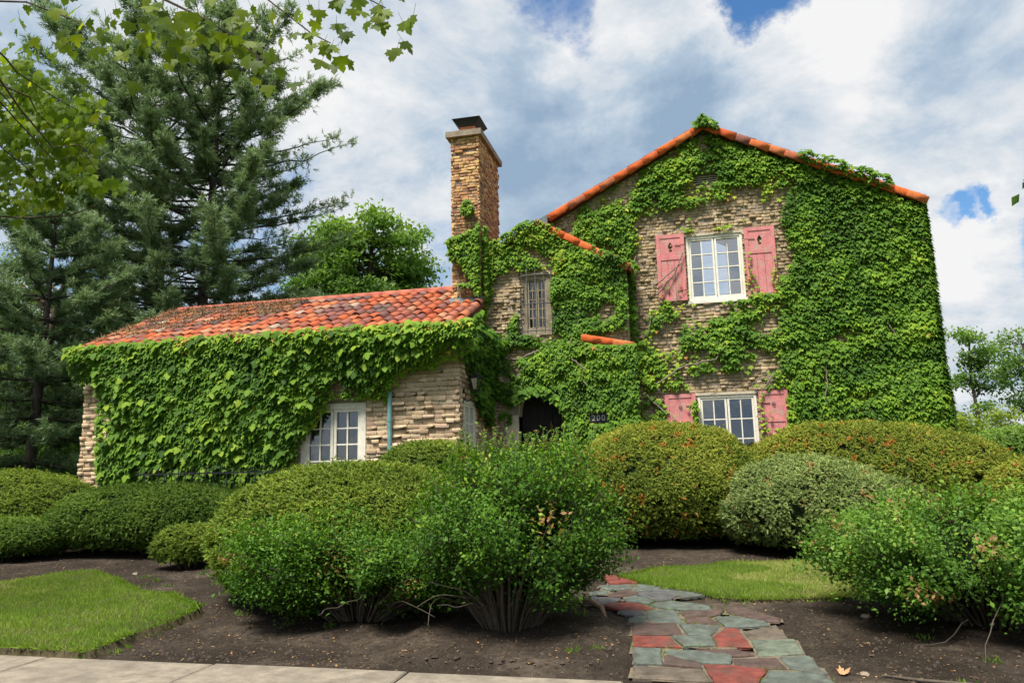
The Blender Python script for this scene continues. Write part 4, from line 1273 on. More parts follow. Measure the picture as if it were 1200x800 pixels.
# --- on the wing
ivw = empty('ivy', (-10, 14.4, .45)); tag(ivw, 'dense green ivy covering the front of the low wing', 'ivy', 'ivy on the cottage')
n = 26000
x = rng.uniform(-13.62, -4.05, n); z = rng.uniform(.5, 4.42, n)
zmin = np.interp(x, [-13.95, -12.9, -12.8, -8.35, -8.1, -7.85, -7.4, -6.3, -5.7, -5.05, -4.1], [3.85, 3.6, .4, .4, 1.7, 2.25, 2.92, 3.06, 3.2, 3.55, 3.85])
P3 = np.stack([x, 0 * x, z], -1)
edge = z - zmin + (fbm(P3, 2.2, 3, 21) - .5) * .7
edge = np.where(x < -8.5, np.minimum((x + 12.78 + (fbm(P3, 1.5, 3, 5) - .5) * .55) * (z < 3.6) + (z >= 3.6) * edge, 1), edge)
hole = ell(x, z, -7.05, 3.32, .28, .14) + ell(x, z, -12.55, 2.6, .16, .35) * .8
keep = (edge > 0) & (rng.random(n) > hole)
keep &= ~((x > -4.75) & (z < 3.7))
x, z, edge = x[keep], z[keep], edge[keep]; n = len(x)
P3 = np.stack([x, 0 * x, z], -1)
bulge = fbm(P3, 1.4, 3, 31)
dep = .04 + .15 * bulge * np.clip(edge * 2, .2, 1) + rng.uniform(-.03, .05, n)
over = np.clip((z - 3.75) / .6, 0, 1)                     # reaches out to the eave
sheet = np.clip((z - np.maximum(zmin[keep], .4) + .2) / (4.4 - np.maximum(zmin[keep], .4)), 0, 1) ** .9
yy = YW - dep - sheet * .42 * (.8 + .3 * bulge)
pos = np.stack([x, yy, z + .06 + over * .10 * rng.random(n)], -1)
tip, nor = ivy_axes(n)
size = np.clip(.105 * rng.lognormal(0, .28, n), .05, .17) * (1 - .35 * (x > -7.6) * (edge < .25))
rn = .38 + .45 * (fbm(P3, 3.0, 2, 8) - .5) + rng.normal(0, .14, n) + .24 * over * (z > 4.1) + .22 * ((edge < .15) & (x > -8.3)) + .5 * (bulge - .5)
vis = np.argsort(-(size + .35 * dep * (x < -5)))
ii1 = vis[:900]; ii1 = rng.permutation(ii1)[:300]; mask = np.ones(n, bool); mask[ii1] = False
foliage('foliage', IVYS, pos[mask], tip[mask], nor[mask], size[mask], rn[mask], M_ivy, ivw)
ime = mesh_data('leaf', IVY[0], IVY[1], M_ivyo)
for i in ii1:
    y_ = nrm(tip[i]); x_ = nrm(np.cross(y_, nor[i])); z_ = np.cross(x_, y_); s = size[i] * 1.2
    o = link('leaf', ime, ivw)
    m = Matrix(np.column_stack([x_ * s, y_ * s, z_ * s]).tolist()).to_4x4(); m.translation = Vector(pos[i] + np.array([0, -.03, 0])); o.matrix_basis = m
# fringe that wraps the eave from end to end
n = 1900
x = rng.uniform(-13.55, -4.05, n); t = rng.random(n); w = fbm(np.stack([x, 0 * x, 0 * x], -1), 1.6, 3, 17)
z = 4.46 - t * (.10 + .30 * w) + .05 * w; y = 14.03 - .05 * rng.random(n) - .04 * t * w
pos = np.stack([x, y, z], -1); tip, nor = ivy_axes(n)
foliage('foliage', IVYS, pos, tip, nor, np.clip(.105 * rng.lognormal(0, .25, n), .05, .16), .52 + .3 * (w - .5) + rng.normal(0, .13, n) - .15 * t, M_ivy, ivw)
n = 450
y = rng.uniform(14.0, 15.6, n); t = rng.random(n); pos = np.stack([-4.22 - .06 * rng.random(n) - .2 * t, y, 4.46 + (y - 14.1) * .479 * .9 - t * .45 - .05], -1)
tip, nor = ivy_axes(n, (.8, -.5, 0)); foliage('foliage', IVYS, pos, tip, nor, np.clip(.105 * rng.lognormal(0, .25, n), .05, .16), .42 + rng.normal(0, .14, n), M_ivy, ivw)
# growing tips lying on the lowest tiles
tb = Tubes()
for k in range(26):
    a = rng.uniform(-12.7, -8.7); pts = [(a, YW - .03, .5)]
    for s in range(9):
        a += rng.normal(0, .12); pts.append((a, YW - .05 - .02 * rng.random(), .5 + .4 * (s + 1)))
    tb.add(pts, np.linspace(.022, .006, 10), 5)
for P in ([(-12.25, 14.4, 3.25), (-12.71, 14.4, 2.69), (-12.84, 14.4, 2.12)], [(-6.79, 14.35, 3.02), (-6.89, 14.35, 3.29), (-6.51, 14.35, 3.54), (-5.85, 14.35, 3.68)]):
    tb.add(P, .02, 5)
tb.obj('stem', M_stem, ivw)

# --- on the gable
def ivy_cover(x, z):
    P = np.stack([x, 0 * x, z], -1)
    c = .42 + .88 * np.clip((x - 2.0 - (z - 5) * .10) / .6, 0, 1)          # solid on the right-hand half
    c += .45 * np.clip((z - 7.6) / .4, 0, 1) * np.clip((x + .9) / .8, 0, 1) + .35 * ell(x, z, 1.1, 2.3, 1.4, 2.2) * (z < 2.9)
    c += .26 * ell(x, z, .7, 4.30, 1.3, .40) + .42 * ell(x, z, -1.4, 7.0, .9, .7) + .2 * ell(x, z, -1.2, 3.6, .5, .8)
    for e in ((.85, 7.14, .95, .26), (-.30, 7.0, .4, .30), (-.70, 6.1, .28, .8), (1.9, 6.98, .3, .2), (.62, 4.88, .5, .16), (-1.0, 5.1, .26, .45), (.85, 3.30, .62, .22), (-.30, 4.35, .24, .28), (2.3, 6.1, .15, .5)):
        c -= 1.0 * ell(x, z, *e)
    for e in ((3.27, 4.10, .28, .26), (4.35, 4.35, .30, .18), (2.9, 3.3, .16, .5), (3.6, 2.9, .35, .2), (.70, 8.02, .36, .16), (1.6, 7.5, .3, .2), (2.7, 5.2, .12, .4)):
        c -= .75 * ell(x, z, *e)
    return c + (fbm(P, 1.15, 4, 41) - .5) * 1.2 + (fbm(P, 3.4, 3, 44) - .5) * 1.7


ivm = empty('ivy', (2.5, 16.9, .45)); tag(ivm, 'ivy climbing over the tall gable wall around the pink shutters', 'ivy', 'ivy on the cottage')
n = 58000
x = rng.uniform(-3.0, XR + .05, n); z = rng.uniform(.5, 9.5, n)
top = RZ - .02 - np.abs(x - RX) * SLOPE
over_ok = (x > 2.75) & (x < 4.55) | (np.abs(x - RX) < .32)
lim = top + np.where(over_ok, .13, -.17) + .12 * (vnoise(np.stack([x, x, x], -1), 3, 2) - .5)
cv = ivy_cover(x, z)
for r_ in ((UW[0] - .02, UW[1] + .02, UW[2] - .05, UW[3] + .03), (LW[0] - .0, LW[1] + .02, LW[2], LW[3] + .05)):
    cv -= 2.2 * rect(x, z, *r_, soft=.12)
for r_ in ((-.47, .16, 5.25, 6.78), (1.47, 2.12, 5.25, 6.78)):
    cv -= 1.0 * rect(x, z, *r_, soft=.12)
cv -= .75 * rect(x, z, -.45, .2, 2.2, 3.1, .15) + .72 * rect(x, z, 1.52, 2.1, 2.0, 3.1, .15)
cv += .5 * ell(x, z, .22, 2.75, .14, .25) + .5 * ell(x, z, 1.46, 5.9, .07, .8)
cv -= 1.5 * rect(x, z, *VENT, .05)
keep = (rng.random(n) < np.clip((cv - .20) / .5, 0, 1) ** 1.6) & (z < lim) & ((x > -1.2) | (z > 7.25 - (x + 3.11) * .6))
x, z, cv, top = x[keep], z[keep], cv[keep], top[keep]; n = len(x)
P3 = np.stack([x, 0 * x, z], -1); bulge = fbm(P3, 1.5, 3, 51)
thick = np.clip((cv - .42) * 1.4, .1, 1)
dep = .06 + .17 * bulge * thick + rng.uniform(-.03, .05, n)
rise = np.clip((z - top + .15) / .15, 0, 1)
pos = np.stack([x, YM - dep - .22 * rise, z + .05], -1)
tip, nor = ivy_axes(n); nor[:, 2] += rise * .6
size = np.clip(.088 * rng.lognormal(0, .28, n), .04, .14) * np.where(thick < .3, .85, 1)
rn = .44 + .55 * (fbm(P3, 2.4, 2, 58) - .5) + rng.normal(0, .12, n) + .20 * (thick < .25) + .5 * (bulge - .5) - .04 * (x > 2.2)
foliage('foliage', IVYS, pos, tip, nor, size, rn, M_ivy, ivm)
# thick mantle on the right-hand corner and side wall
n = 9000
y = YM - .25 + 3.2 * rng.random(n) ** 1.5; z = .5 + 6.6 * rng.random(n)
P3 = np.stack([0 * y, y, z], -1); bulge = fbm(P3, 1.4, 3, 61)
swell = .04 + .09 * np.clip((6.9 - z) / 3, 0, 1) + .06 * np.clip((4 - z) / 3, 0, 1)
pos = np.stack([XR + swell * (.35 + bulge) * np.clip((y - YM + .35) / .3, .3, 1) + rng.uniform(-.03, .03, n), y, z], -1)
tip, nor = ivy_axes(n, (.85, -.5, 0)); foliage('foliage', IVYS, pos, tip, nor, rng.uniform(.09, .14, n), .34 + .5 * (bulge - .5) + rng.normal(0, .13, n) + .4 * (rng.random(n) > .985), M_ivy, ivm)
# sprays standing up from the apex and small runners over the shutters
n = 150
t = rng.random(n) ** 1.5; pos = np.stack([RX + rng.normal(0, .12, n) * (1.1 - t), YF - .08 + rng.normal(0, .08, n), RZ - .10 + t * .28], -1)
tip, nor = ivy_axes(n); foliage('foliage', IVYS, pos, tip, nor, rng.uniform(.07, .11, n), .45 + rng.normal(0, .15, n), M_ivy, ivm)
tb = Tubes(); lp = []
for k in range(15):
    s0 = [(-.47, .16), (1.5, 2.1), (1.5, 2.1), (-.4, .2), (1.55, 2.08)][k % 5]; zb = 5.15 if k % 5 < 2 else (5.1 if k % 5 == 2 else 2.0)
    p = np.array([rng.uniform(*s0), YM - .115, zb]); pts = [p.copy()]; vx = rng.normal(0, .05)
    for s in range(rng.integers(4, 9)):
        vx += rng.normal(0, .05); p = p + [vx, 0, .13]; p[0] = np.clip(p[0], s0[0] + .02, s0[1] - .02); pts.append(p.copy())
        if k % 5 != 0 or rng.random() < .3: lp.append(p + [rng.normal(0, .04), -.02, 0])
        if rng.random() < .6: lp.append(p + [rng.normal(0, .07), -.02, rng.normal(0, .04)])
    tb.add(pts, np.linspace(.007, .003, len(pts)), 4)
STEMS = [[(-0.93, 16.88, 6.33), (-1.09, 16.88, 6.0), (-1.1, 16.88, 5.71), (-0.98, 16.86, 5.35), (-0.89, 16.86, 5.0), (-0.68, 16.86, 4.79), (-0.72, 16.86, 4.54), (-1.0, 16.86, 4.36)],
         [(-0.94, 16.86, 5.52), (-0.61, 16.86, 5.55), (-0.3, 16.84, 5.78), (0.08, 16.84, 6.07)], [(-1.41, 16.86, 5.1), (-1.21, 16.86, 4.62), (-1.0, 16.86, 4.36)],
         [(-0.47, 16.86, 2.7), (-0.85, 16.86, 3.1), (-1.06, 16.86, 3.16), (-1.24, 16.86, 2.73)], [(-0.51, 16.84, 5.38), (-0.1, 16.84, 5.84), (0.12, 16.84, 6.32)],
         [(4.2, 16.85, 4.5), (4.32, 16.85, 4.2), (4.5, 16.85, 4.1)], [(2.93, 16.8, 3.72), (2.92, 16.8, 3.18), (2.79, 16.8, 2.64)], [(-0.61, 16.8, 3.35), (-0.04, 16.8, 3.7), (0.7, 16.8, 3.85), (0.91, 16.8, 4.22)], [(1.83, 16.85, 3.42), (1.59, 16.85, 3.06)]]
for P in STEMS:
    P = np.array(P, float); q = np.linspace(0, len(P) - 1, len(P) * 4); W = np.stack([np.interp(q, range(len(P)), P[:, k]) for k in range(3)], -1); W[1:-1] += rng.normal(0, .012, W[1:-1].shape)
    tb.add(W, np.linspace(.019, .012, len(W)), 6)
for k in range(40):                                             # thin runners over bare stone
    p = np.array([rng.uniform(-1.2, 4.8), YM - .07, rng.uniform(2.5, 7.5)]); pts = [p.copy()]; a = rng.uniform(0, 6.28)
    if UW[0] - .1 < p[0] < UW[1] + .1 and 4.9 < p[2] < 6.8: continue
    for s in range(6):
        a += rng.normal(0, .5); p = p + [.10 * math.cos(a), 0, .10 * math.sin(a)]; pts.append(p.copy())
    P = np.array(pts)
    if np.any((P[:, 0] > .15) & (P[:, 0] < 1.5) & (P[:, 2] > 5.1) & (P[:, 2] < 6.8)) or np.any((P[:, 0] > .15) & (P[:, 0] < 1.5) & (P[:, 2] < 3.1)): continue
    tb.add(pts, np.linspace(.012, .006, 7), 4)
tb.obj('stem', M_stem, ivm)
lp = np.array(lp); tip, nor = ivy_axes(len(lp)); foliage('foliage', IVYS, lp, tip, nor, rng.uniform(.05, .085, len(lp)), .72 + rng.normal(0, .18, len(lp)), M_ivy, ivm)

# --- on the entrance bay and the wing's inner corner
ivb = empty('ivy', (-2.5, 16.4, .45)); tag(ivb, 'ivy hanging round the dark arched doorway and small barred window', 'ivy', 'ivy on the cottage')
n = 21000
x = rng.uniform(-4.45, -1.0, n); z = rng.uniform(.55, 7.2, n); P3 = np.stack([x, 0 * x, z], -1)
btop = np.where(x < -3.11, 7.20 - (-3.11 - x) * .505, 7.20 - (x + 3.11) * .6)
cv = .84 + (fbm(P3, 1.3, 4, 71) - .5) * 1.1 + (fbm(P3, 3.4, 3, 74) - .5) * 1.2
for e in ((-3.98, 5.5, .42, .55), (-4.15, 4.8, .35, .5), (-4.30, 2.3, .5, .75), (-3.85, 2.0, .25, .8), (-3.72, 5.6, .22, .5)):
    cv -= .95 * ell(x, z, *e)
for e in ((-3.6, 4.15, .5, .14), (-2.15, 3.9, .3, .1), (-2.1, 3.1, .18, .25), (-1.55, 5.0, .2, .2), (-2.0, 4.9, .15, .2)):
    cv -= .55 * ell(x, z, *e)
cv -= 2.5 * rect(x, z, SW[0] - .10, SW[1] + .0, SW[2] - .05, SW[3] + .05, .12)
dw = rect(x, z, DO[0] - .12, DO[1] - .10 * np.clip(z - 2, 0, 1), 0, 3.34 - .35 * np.abs(x + 3.2), .10); cv -= 2.5 * dw
cv += .3 * ell(x, z, -2.45, 2.7, .3, .8)
cv -= .8 * rect(x, z, -2.02, -1.02, 4.15, 4.50, .05)
cv -= .7 * np.where((x > -3.2) & (x < -1.62) & (z > btop - .16), 1, 0)
cv -= 1.0 * rect(x, z, -2.10, -1.62, 2.46, 2.74, .05)
keep = (rng.random(n) < np.clip((cv - .22) / .42, 0, 1) ** 1.5) & (z < btop + .10 * (x < -3.3) + .05)
x, z, cv, btop = x[keep], z[keep], cv[keep], btop[keep]; n = len(x); P3 = np.stack([x, 0 * x, z], -1); bulge = fbm(P3, 1.6, 3, 81)
thick = np.clip((cv - .42) * 1.5, .1, 1)
plane = np.where((x > -2.05) & (x < -1.0) & (z < 4.2), 16.16, YB)
plane = np.where(x > -1.15, np.where(z < 4.2, plane, YM - .05), plane)
pos = np.stack([x, plane - .05 - .18 * bulge * thick - .10 * np.clip((z - btop + .3) / .3, 0, 1) + rng.uniform(-.05, .03, n), z + .04], -1)
tip, nor = ivy_axes(n); rn = .36 + .5 * (fbm(P3, 2.4, 2, 88) - .5) + rng.normal(0, .13, n) + .22 * (z > 5.9) * (x < -1.9) + .5 * (bulge - .5) + .1 * (thick < .25)
foliage('foliage', IVYS, pos, tip, nor, rng.uniform(.08, .125, n) * np.where(z < 4.2, 1.15, .95), rn, M_ivy, ivb)
# curtain of leaves from the wing corner over the lantern wall
n = 1500
y = rng.uniform(14.4, 16.45, n); z = rng.uniform(1.9, 4.5, n); P3 = np.stack([0 * y, y, z], -1)
keep = (z > np.interp(y, [14.4, 14.9, 15.4, 16.45], [3.95, 3.75, 3.15, 2.6]) + (fbm(P3, 2, 3, 91) - .5) * 1.0) & ~((y > 14.6) & (y < 15.0) & (z > 2.8) & (z < 3.7)); y, z = y[keep], z[keep]; n = len(y)
pos = np.stack([XC + .06 + .18 * rng.random(n) + np.clip((z - 3.9) / .4, 0, 1) * .35, y, z], -1); tip, nor = ivy_axes(n, (.8, -.55, 0)); foliage('foliage', IVY, pos, tip, nor, rng.uniform(.10, .15, n), .28 + rng.normal(0, .14, n), M_ivy, ivb)
# fringe hanging into the arch
n = 240; t = rng.random(n); xx = DO[0] - .1 + t * 1.25; pos = np.stack([xx, YB - .12 - .1 * rng.random(n), 3.42 - .75 * np.abs(t - .42) ** 1.3 - .2 * rng.random(n) - .5 * np.clip(t - .7, 0, 1)], -1)
tip, nor = ivy_axes(n); foliage('foliage', IVY, pos, tip, nor, rng.uniform(.11, .16, n), .3 + rng.normal(0, .13, n), M_ivy, ivb)
tb = Tubes()
for P in [[(-2.51, 16.3, 4.02), (-2.25, 16.25, 3.79), (-1.94, 16.1, 3.56), (-1.76, 16.08, 3.33), (-1.8, 16.08, 3.07), (-1.68, 16.08, 2.7), (-1.54, 16.08, 2.27), (-1.5, 16.1, 1.2), (-1.5, 16.1, .45)], [(-2.16, 16.25, 3.41), (-1.93, 16.1, 3.13), (-1.77, 16.08, 2.96)], [(-1.13, 16.1, 3.84), (-1.1, 16.1, 3.41), (-1.14, 16.1, 3.09)], [(-4.0, 16.42, 4.05), (-3.7, 16.38, 4.0), (-3.45, 16.38, 4.08), (-3.2, 16.4, 4.2)], [(-2.6, 16.3, 4.0), (-2.3, 16.35, 4.6), (-2.2, 16.4, 5.4)]]:
    P = np.array(P, float); q = np.linspace(0, len(P) - 1, len(P) * 4); W = np.stack([np.interp(q, range(len(P)), P[:, k]) for k in range(3)], -1); W[1:-1] += rng.normal(0, .012, W[1:-1].shape)
    tb.add(W, np.linspace(.014, .028, len(W)), 6)
tb.obj('stem', M_stem, ivb)

# --- on the chimney
ivc = empty('ivy', (-4.8, 16.1, 5.4)); tag(ivc, 'loose ivy climbing the lower half of the chimney', 'ivy', 'ivy on the cottage')
n = 4200
x = rng.uniform(-5.25, -4.2, n); z = rng.uniform(5.35, 8.0, n); P3 = np.stack([x, 0 * x, z], -1)
cv = -.32 + (fbm(P3, 2.6, 3, 101) - .5) * 1.2
for cx_, cz_, rx_, rz_, a in ((-4.8, 6.75, .5, .28, 1.0), (-4.55, 6.1, .35, .45, 1.0), (-4.95, 6.45, .35, .2, .9), (-4.72, 7.6, .16, .22, .9), (-4.5, 7.0, .2, .5, .6), (-4.95, 5.75, .3, .12, .7), (-4.35, 5.7, .25, .4, .9)):
    cv += a * ell(x, z, cx_, cz_, rx_, rz_)
keep = cv > .35; x, z = x[keep], z[keep]; n = len(x)
side = x > CX1
pos = np.stack([np.where(side, CX1 + .06 + .06 * rng.random(n), x), np.where(side, CY0 + (x - CX1) * 2.2 + .05, CY0 - .05 - .14 * rng.random(n)), z], -1)
tip, nor = ivy_axes(n); foliage('foliage', IVYS, pos, tip, nor, rng.uniform(.09, .135, n), .52 + rng.normal(0, .17, n), M_ivy, ivc)
tb = Tubes()
for k in range(5):
    p = np.array([rng.uniform(-5.05, -4.5), CY0 - .03, 5.45]); pts = [p.copy()]
    for s in range(14):
        p = p + [rng.normal(0, .035), 0, .16]; p[0] = np.clip(p[0], CX0 + .03, CX1 - .03); pts.append(p.copy())
    tb.add(pts, np.linspace(.014, .005, 15), 5)
tb.obj('stem', M_stem, ivc)

# ------------------------------------------------------------------ clipped hedges
def mound(c, rx, ry, top, g, lump=.06, seed=1, nu=56, nt=26, ex=2.5, waist=.42, foot=.66, dome=2.3):
    """clipped mound: widest at the waist, tucked in towards the ground, domed above"""
    u = np.linspace(0, 2 * np.pi, nu, endpoint=False); t = np.linspace(.0, 1, nt)
    w = np.where(t < waist, foot + (1 - foot) * np.sin(np.pi / 2 * np.clip(t / waist, 0, 1)) ** .8, np.clip(1 - (np.clip(t - waist, 0, 1) / (1 - waist)) ** dome, 0, 1) ** (1 / 2.1))
    cu, su = np.cos(u), np.sin(u); k = (np.abs(cu) ** ex + np.abs(su) ** ex) ** (-1 / ex)
    X = c[0] + rx * (w[:, None] * (k * cu)[None]); Y = c[1] + ry * (w[:, None] * (k * su)[None]); Z = np.broadcast_to((g + .06 + (top - g - .06) * t)[:, None], X.shape)
    V = np.stack([X.ravel(), Y.ravel(), Z.ravel()], -1)
    nv = nrm((V - [c[0], c[1], g + (top - g) * .35]) / [rx, ry, (top - g)])
    V = V + nv * ((fbm(V, 1.3, 2, seed) - .5) * lump * 2.6 + (fbm(V, 4.2, 2, seed + 3) - .5) * lump)[:, None]
    i, j = np.meshgrid(np.arange(nu), np.arange(nt - 1)); a = (j * nu + i).ravel(); b = (j * nu + (i + 1) % nu).ravel()
    F = np.concatenate([np.stack([a, b, b + nu], -1), np.stack([a, b + nu, a + nu], -1)])
    return V, F, nv


def hedge(label, c, rx, ry, top, mat, dens, seed, size=(.05, .09), name='clipped_hedge', lump=.07, g=None, tone=0.0, **kw):
    g = float(gz(c[1])) if g is None else g
    V, F, nv = mound(c, rx, ry, top, g, lump, seed, **kw)
    h = empty(name, (c[0], c[1], g)); tag(h, label, 'hedge', 'clipped hedges in the front garden')
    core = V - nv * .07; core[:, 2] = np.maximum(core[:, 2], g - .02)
    obj('dark_core', core, F, M_core, h, True)  # added dark solid that stops light showing through the foliage
    A = np.linalg.norm(np.cross(V[F[:, 1]] - V[F[:, 0]], V[F[:, 2]] - V[F[:, 0]]), axis=1).sum() / 2
    n = int(A * dens); P, nn = sample_mesh(V, F, n)
    facing = (nn * nrm(CAM - P)).sum(1)
    k = (facing > -.2) | (rng.random(n) < .15); k &= P[:, 2] > g + .10; P, nn = P[k], nn[k]; n = len(P)
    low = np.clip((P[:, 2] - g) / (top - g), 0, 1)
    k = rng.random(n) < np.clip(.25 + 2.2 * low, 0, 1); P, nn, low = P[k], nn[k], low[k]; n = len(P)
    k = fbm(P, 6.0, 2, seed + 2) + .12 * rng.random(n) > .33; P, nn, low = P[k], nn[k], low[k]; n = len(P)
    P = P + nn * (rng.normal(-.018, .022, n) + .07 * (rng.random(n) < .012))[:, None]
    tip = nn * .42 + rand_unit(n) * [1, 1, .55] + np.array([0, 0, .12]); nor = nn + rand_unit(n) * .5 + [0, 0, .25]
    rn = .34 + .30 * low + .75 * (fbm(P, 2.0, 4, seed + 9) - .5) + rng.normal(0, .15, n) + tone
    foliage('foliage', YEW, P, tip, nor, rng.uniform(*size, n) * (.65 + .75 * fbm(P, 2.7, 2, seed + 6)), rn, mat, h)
    tb = Tubes()
    for q in range(9):                                        # bare stems under the skirt
        a = rng.uniform(0, 6.28); p0 = np.array([c[0] + rx * .25 * math.cos(a), c[1] + ry * .25 * math.sin(a), g - .03]); p1 = np.array([c[0] + rx * .62 * math.cos(a), c[1] + ry * .62 * math.sin(a), g + .35 * (top - g)])
        tb.add([p0, p0 * .5 + p1 * .5 + [0, 0, .05], p1], [.025, .02, .012], 5)
    tb.obj('stem', M_bark, h)
    return h


hedge('big mounded yew hedge at the left edge below the pines', (-13.3, 12.5), 1.9, 1.3, 1.74, M_yewmid, 1700, 11, tone=.06, dome=1.7, lump=.10)
hedge('low shaded hedge mound in the front row at the left edge', (-11.9, 11.15), 1.25, .75, .92, M_yew, 2000, 12, tone=.12)
hedge('long dark clipped hedge below the ivy covered wing', (-9.4, 12.05), 2.0, 1.1, 1.42, M_yew, 1800, 13, ex=3.0, tone=.06)
hedge('small round clipped bush beside the long dark hedge', (-7.75, 10.6), .44, .42, .78, M_yewmid, 2600, 14, name='clipped_bush')
hedge('smooth broad clipped hedge behind the overgrown front bush', (-4.05, 8.95), 1.78, 1.50, 1.68, M_yewmid, 2150, 15, lump=.08, foot=.8, tone=.10, dome=1.9)
hedge('rounded hedge top showing below the downpipe', (-4.25, 12.2), 1.05, 1.0, 2.07, M_yewmid, 2000, 16, lump=.04, tone=-.02)
hedge('large golden green hedge mound with orange tinged tips beneath the gable', (-.48, 13.55), 1.78, 1.5, 2.28, M_yewgold, 2100, 17, lump=.12, foot=.72, ex=2.9, waist=.40, dome=1.5, tone=.04)
hedge('wide golden hedge running along the gable to its corner', (2.98, 14.5), 2.45, 1.35, 2.24, M_yewgold, 1900, 18, ex=2.6, lump=.12, dome=1.6, tone=.08)
hedge('pale grey green hedge mound between the golden hedges and lawn', (1.92, 12.45), 1.48, 1.2, 1.72, M_yewpale, 2000, 19, lump=.20, tone=.06, ex=2.2, dome=1.5, waist=.38, foot=.72)
hedge('golden clipped hedge top at the right edge of the picture', (5.6, 12.9), 1.25, 1.0, 1.63, M_yewgold, 1700, 20, tone=.05)


# ------------------------------------------------------------------ loose bushes
def bush(label, c, rx, ry, top, mat, ntwig, nleaf, seed, leaf=(.016, .028), tone=0.0, low=.25, stems=30, foot=.45, waist=.5):
    g = float(gz(c[1])); b = empty('leafy_bush', (c[0], c[1], g)); tag(b, label, 'bush', 'unclipped leafy bushes near the pavement')
    V, F, nv = mound(c, rx, ry, top, g, .26, seed, ex=2.1, waist=waist, foot=foot)
    T, nn = sample_mesh(V, F, ntwig); T = T + nn * (rng.normal(-.06, .065, ntwig) + .12 * (rng.random(ntwig) < .07))[:, None] * [1, 1, .8]
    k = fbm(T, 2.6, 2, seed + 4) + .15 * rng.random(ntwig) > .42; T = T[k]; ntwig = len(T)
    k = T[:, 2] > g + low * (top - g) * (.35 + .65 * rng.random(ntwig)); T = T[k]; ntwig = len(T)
    tb = Tubes(); LP = []; LT = []; LN = []; sh = []; LS = []
    hz = np.clip((T[:, 2] - g) / (top - g), 0, 1)
    for q in range(ntwig):
        t = T[q]; off = np.array([t[0] - c[0], t[1] - c[1]])
        base = np.array([c[0] + off[0] * .22, c[1] + off[1] * .22, g])
        mid = np.array([c[0] + off[0] * .55, c[1] + off[1] * .55, g + (t[2] - g) * .62 + .05])
        s = np.linspace(0, 1, 7)[:, None]; path = (1 - s) ** 2 * base + 2 * s * (1 - s) * mid + s ** 2 * t
        path[1:-1] += rng.normal(0, .012, (5, 3))
        if q < stems * 4: tb.add(path, np.linspace(.011 if q >= stems else .018, .003, 7), 4)
        LS.append(rng.uniform(.6, 1.35)); m = nleaf + int(rng.integers(-nleaf // 3, nleaf // 3)); f = 1 - .5 * rng.random(m) ** 1.5
        p = np.stack([np.interp(f * 6, range(7), path[:, a]) for a in range(3)], -1)
        spread = .085 * (.5 + .8 * rng.random())
        p = p + rng.normal(0, 1, (m, 3)) * spread * [1, 1, .75] * (f[:, None] * .6 + .4)
        d = nrm(path[-1] - path[-2])
        LP.append(p); LT.append(d * .5 + rand_unit(m) * .8); LN.append(np.array([0, 0, .9]) + nrm(np.append(off, .0)) * .4 + rand_unit(m) * .6)
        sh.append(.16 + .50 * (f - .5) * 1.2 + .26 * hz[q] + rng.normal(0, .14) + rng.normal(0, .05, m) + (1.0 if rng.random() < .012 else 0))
    LP = np.concatenate(LP); LP[:, 2] = np.maximum(LP[:, 2], g + .02 + .05 * rng.random(len(LP)))
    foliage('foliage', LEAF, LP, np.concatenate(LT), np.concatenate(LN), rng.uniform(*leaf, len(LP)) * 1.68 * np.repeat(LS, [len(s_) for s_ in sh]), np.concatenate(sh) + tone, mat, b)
    for q in range(5):                                        # dead crooked twigs poking out low down
        a = rng.uniform(-2.7, -.4); p = np.array([c[0] + rx * .4 * math.cos(a), c[1] + ry * .5 * math.sin(a), g + rng.uniform(.1, .4)]); pts = [p]
        d = np.array([math.cos(a), math.sin(a), rng.uniform(-.1, .5)])
        for s in range(7):
            d = nrm(d + rng.normal(0, .3, 3)); p = p + d * .10 * rx; pts.append(p)
        tb.add(pts, np.linspace(.008, .003, 8), 4)
    tb.obj('twig', M_twig, b)
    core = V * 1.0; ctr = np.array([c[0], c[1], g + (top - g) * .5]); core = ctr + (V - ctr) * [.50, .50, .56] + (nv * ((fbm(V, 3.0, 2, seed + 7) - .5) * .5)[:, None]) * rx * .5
    obj('dark_core', core, F, M_core, b, True)  # added near-black solid standing in for the bush's shaded inside
    return b, LP


bush('sprawling leafy bush with bare twigs in front of the smooth hedge', (-3.52, 7.70), 1.45, .95, 1.08, M_priv, 1350, 84, 31, tone=-.03, stems=60, low=.42)
bush('tall upright leafy bush beside the flagstone path', (-1.80, 7.35), .98, .82, 1.82, M_priv, 950, 92, 32, tone=-.02, stems=90, foot=.34, waist=.62, low=.5)
bush('broad bright green bush at the right edge near the pavement', (2.66, 8.15), 1.40, 1.3, 1.19, M_priv3, 1050, 90, 33, tone=.02, leaf=(.018, .03), low=.42, stems=60)
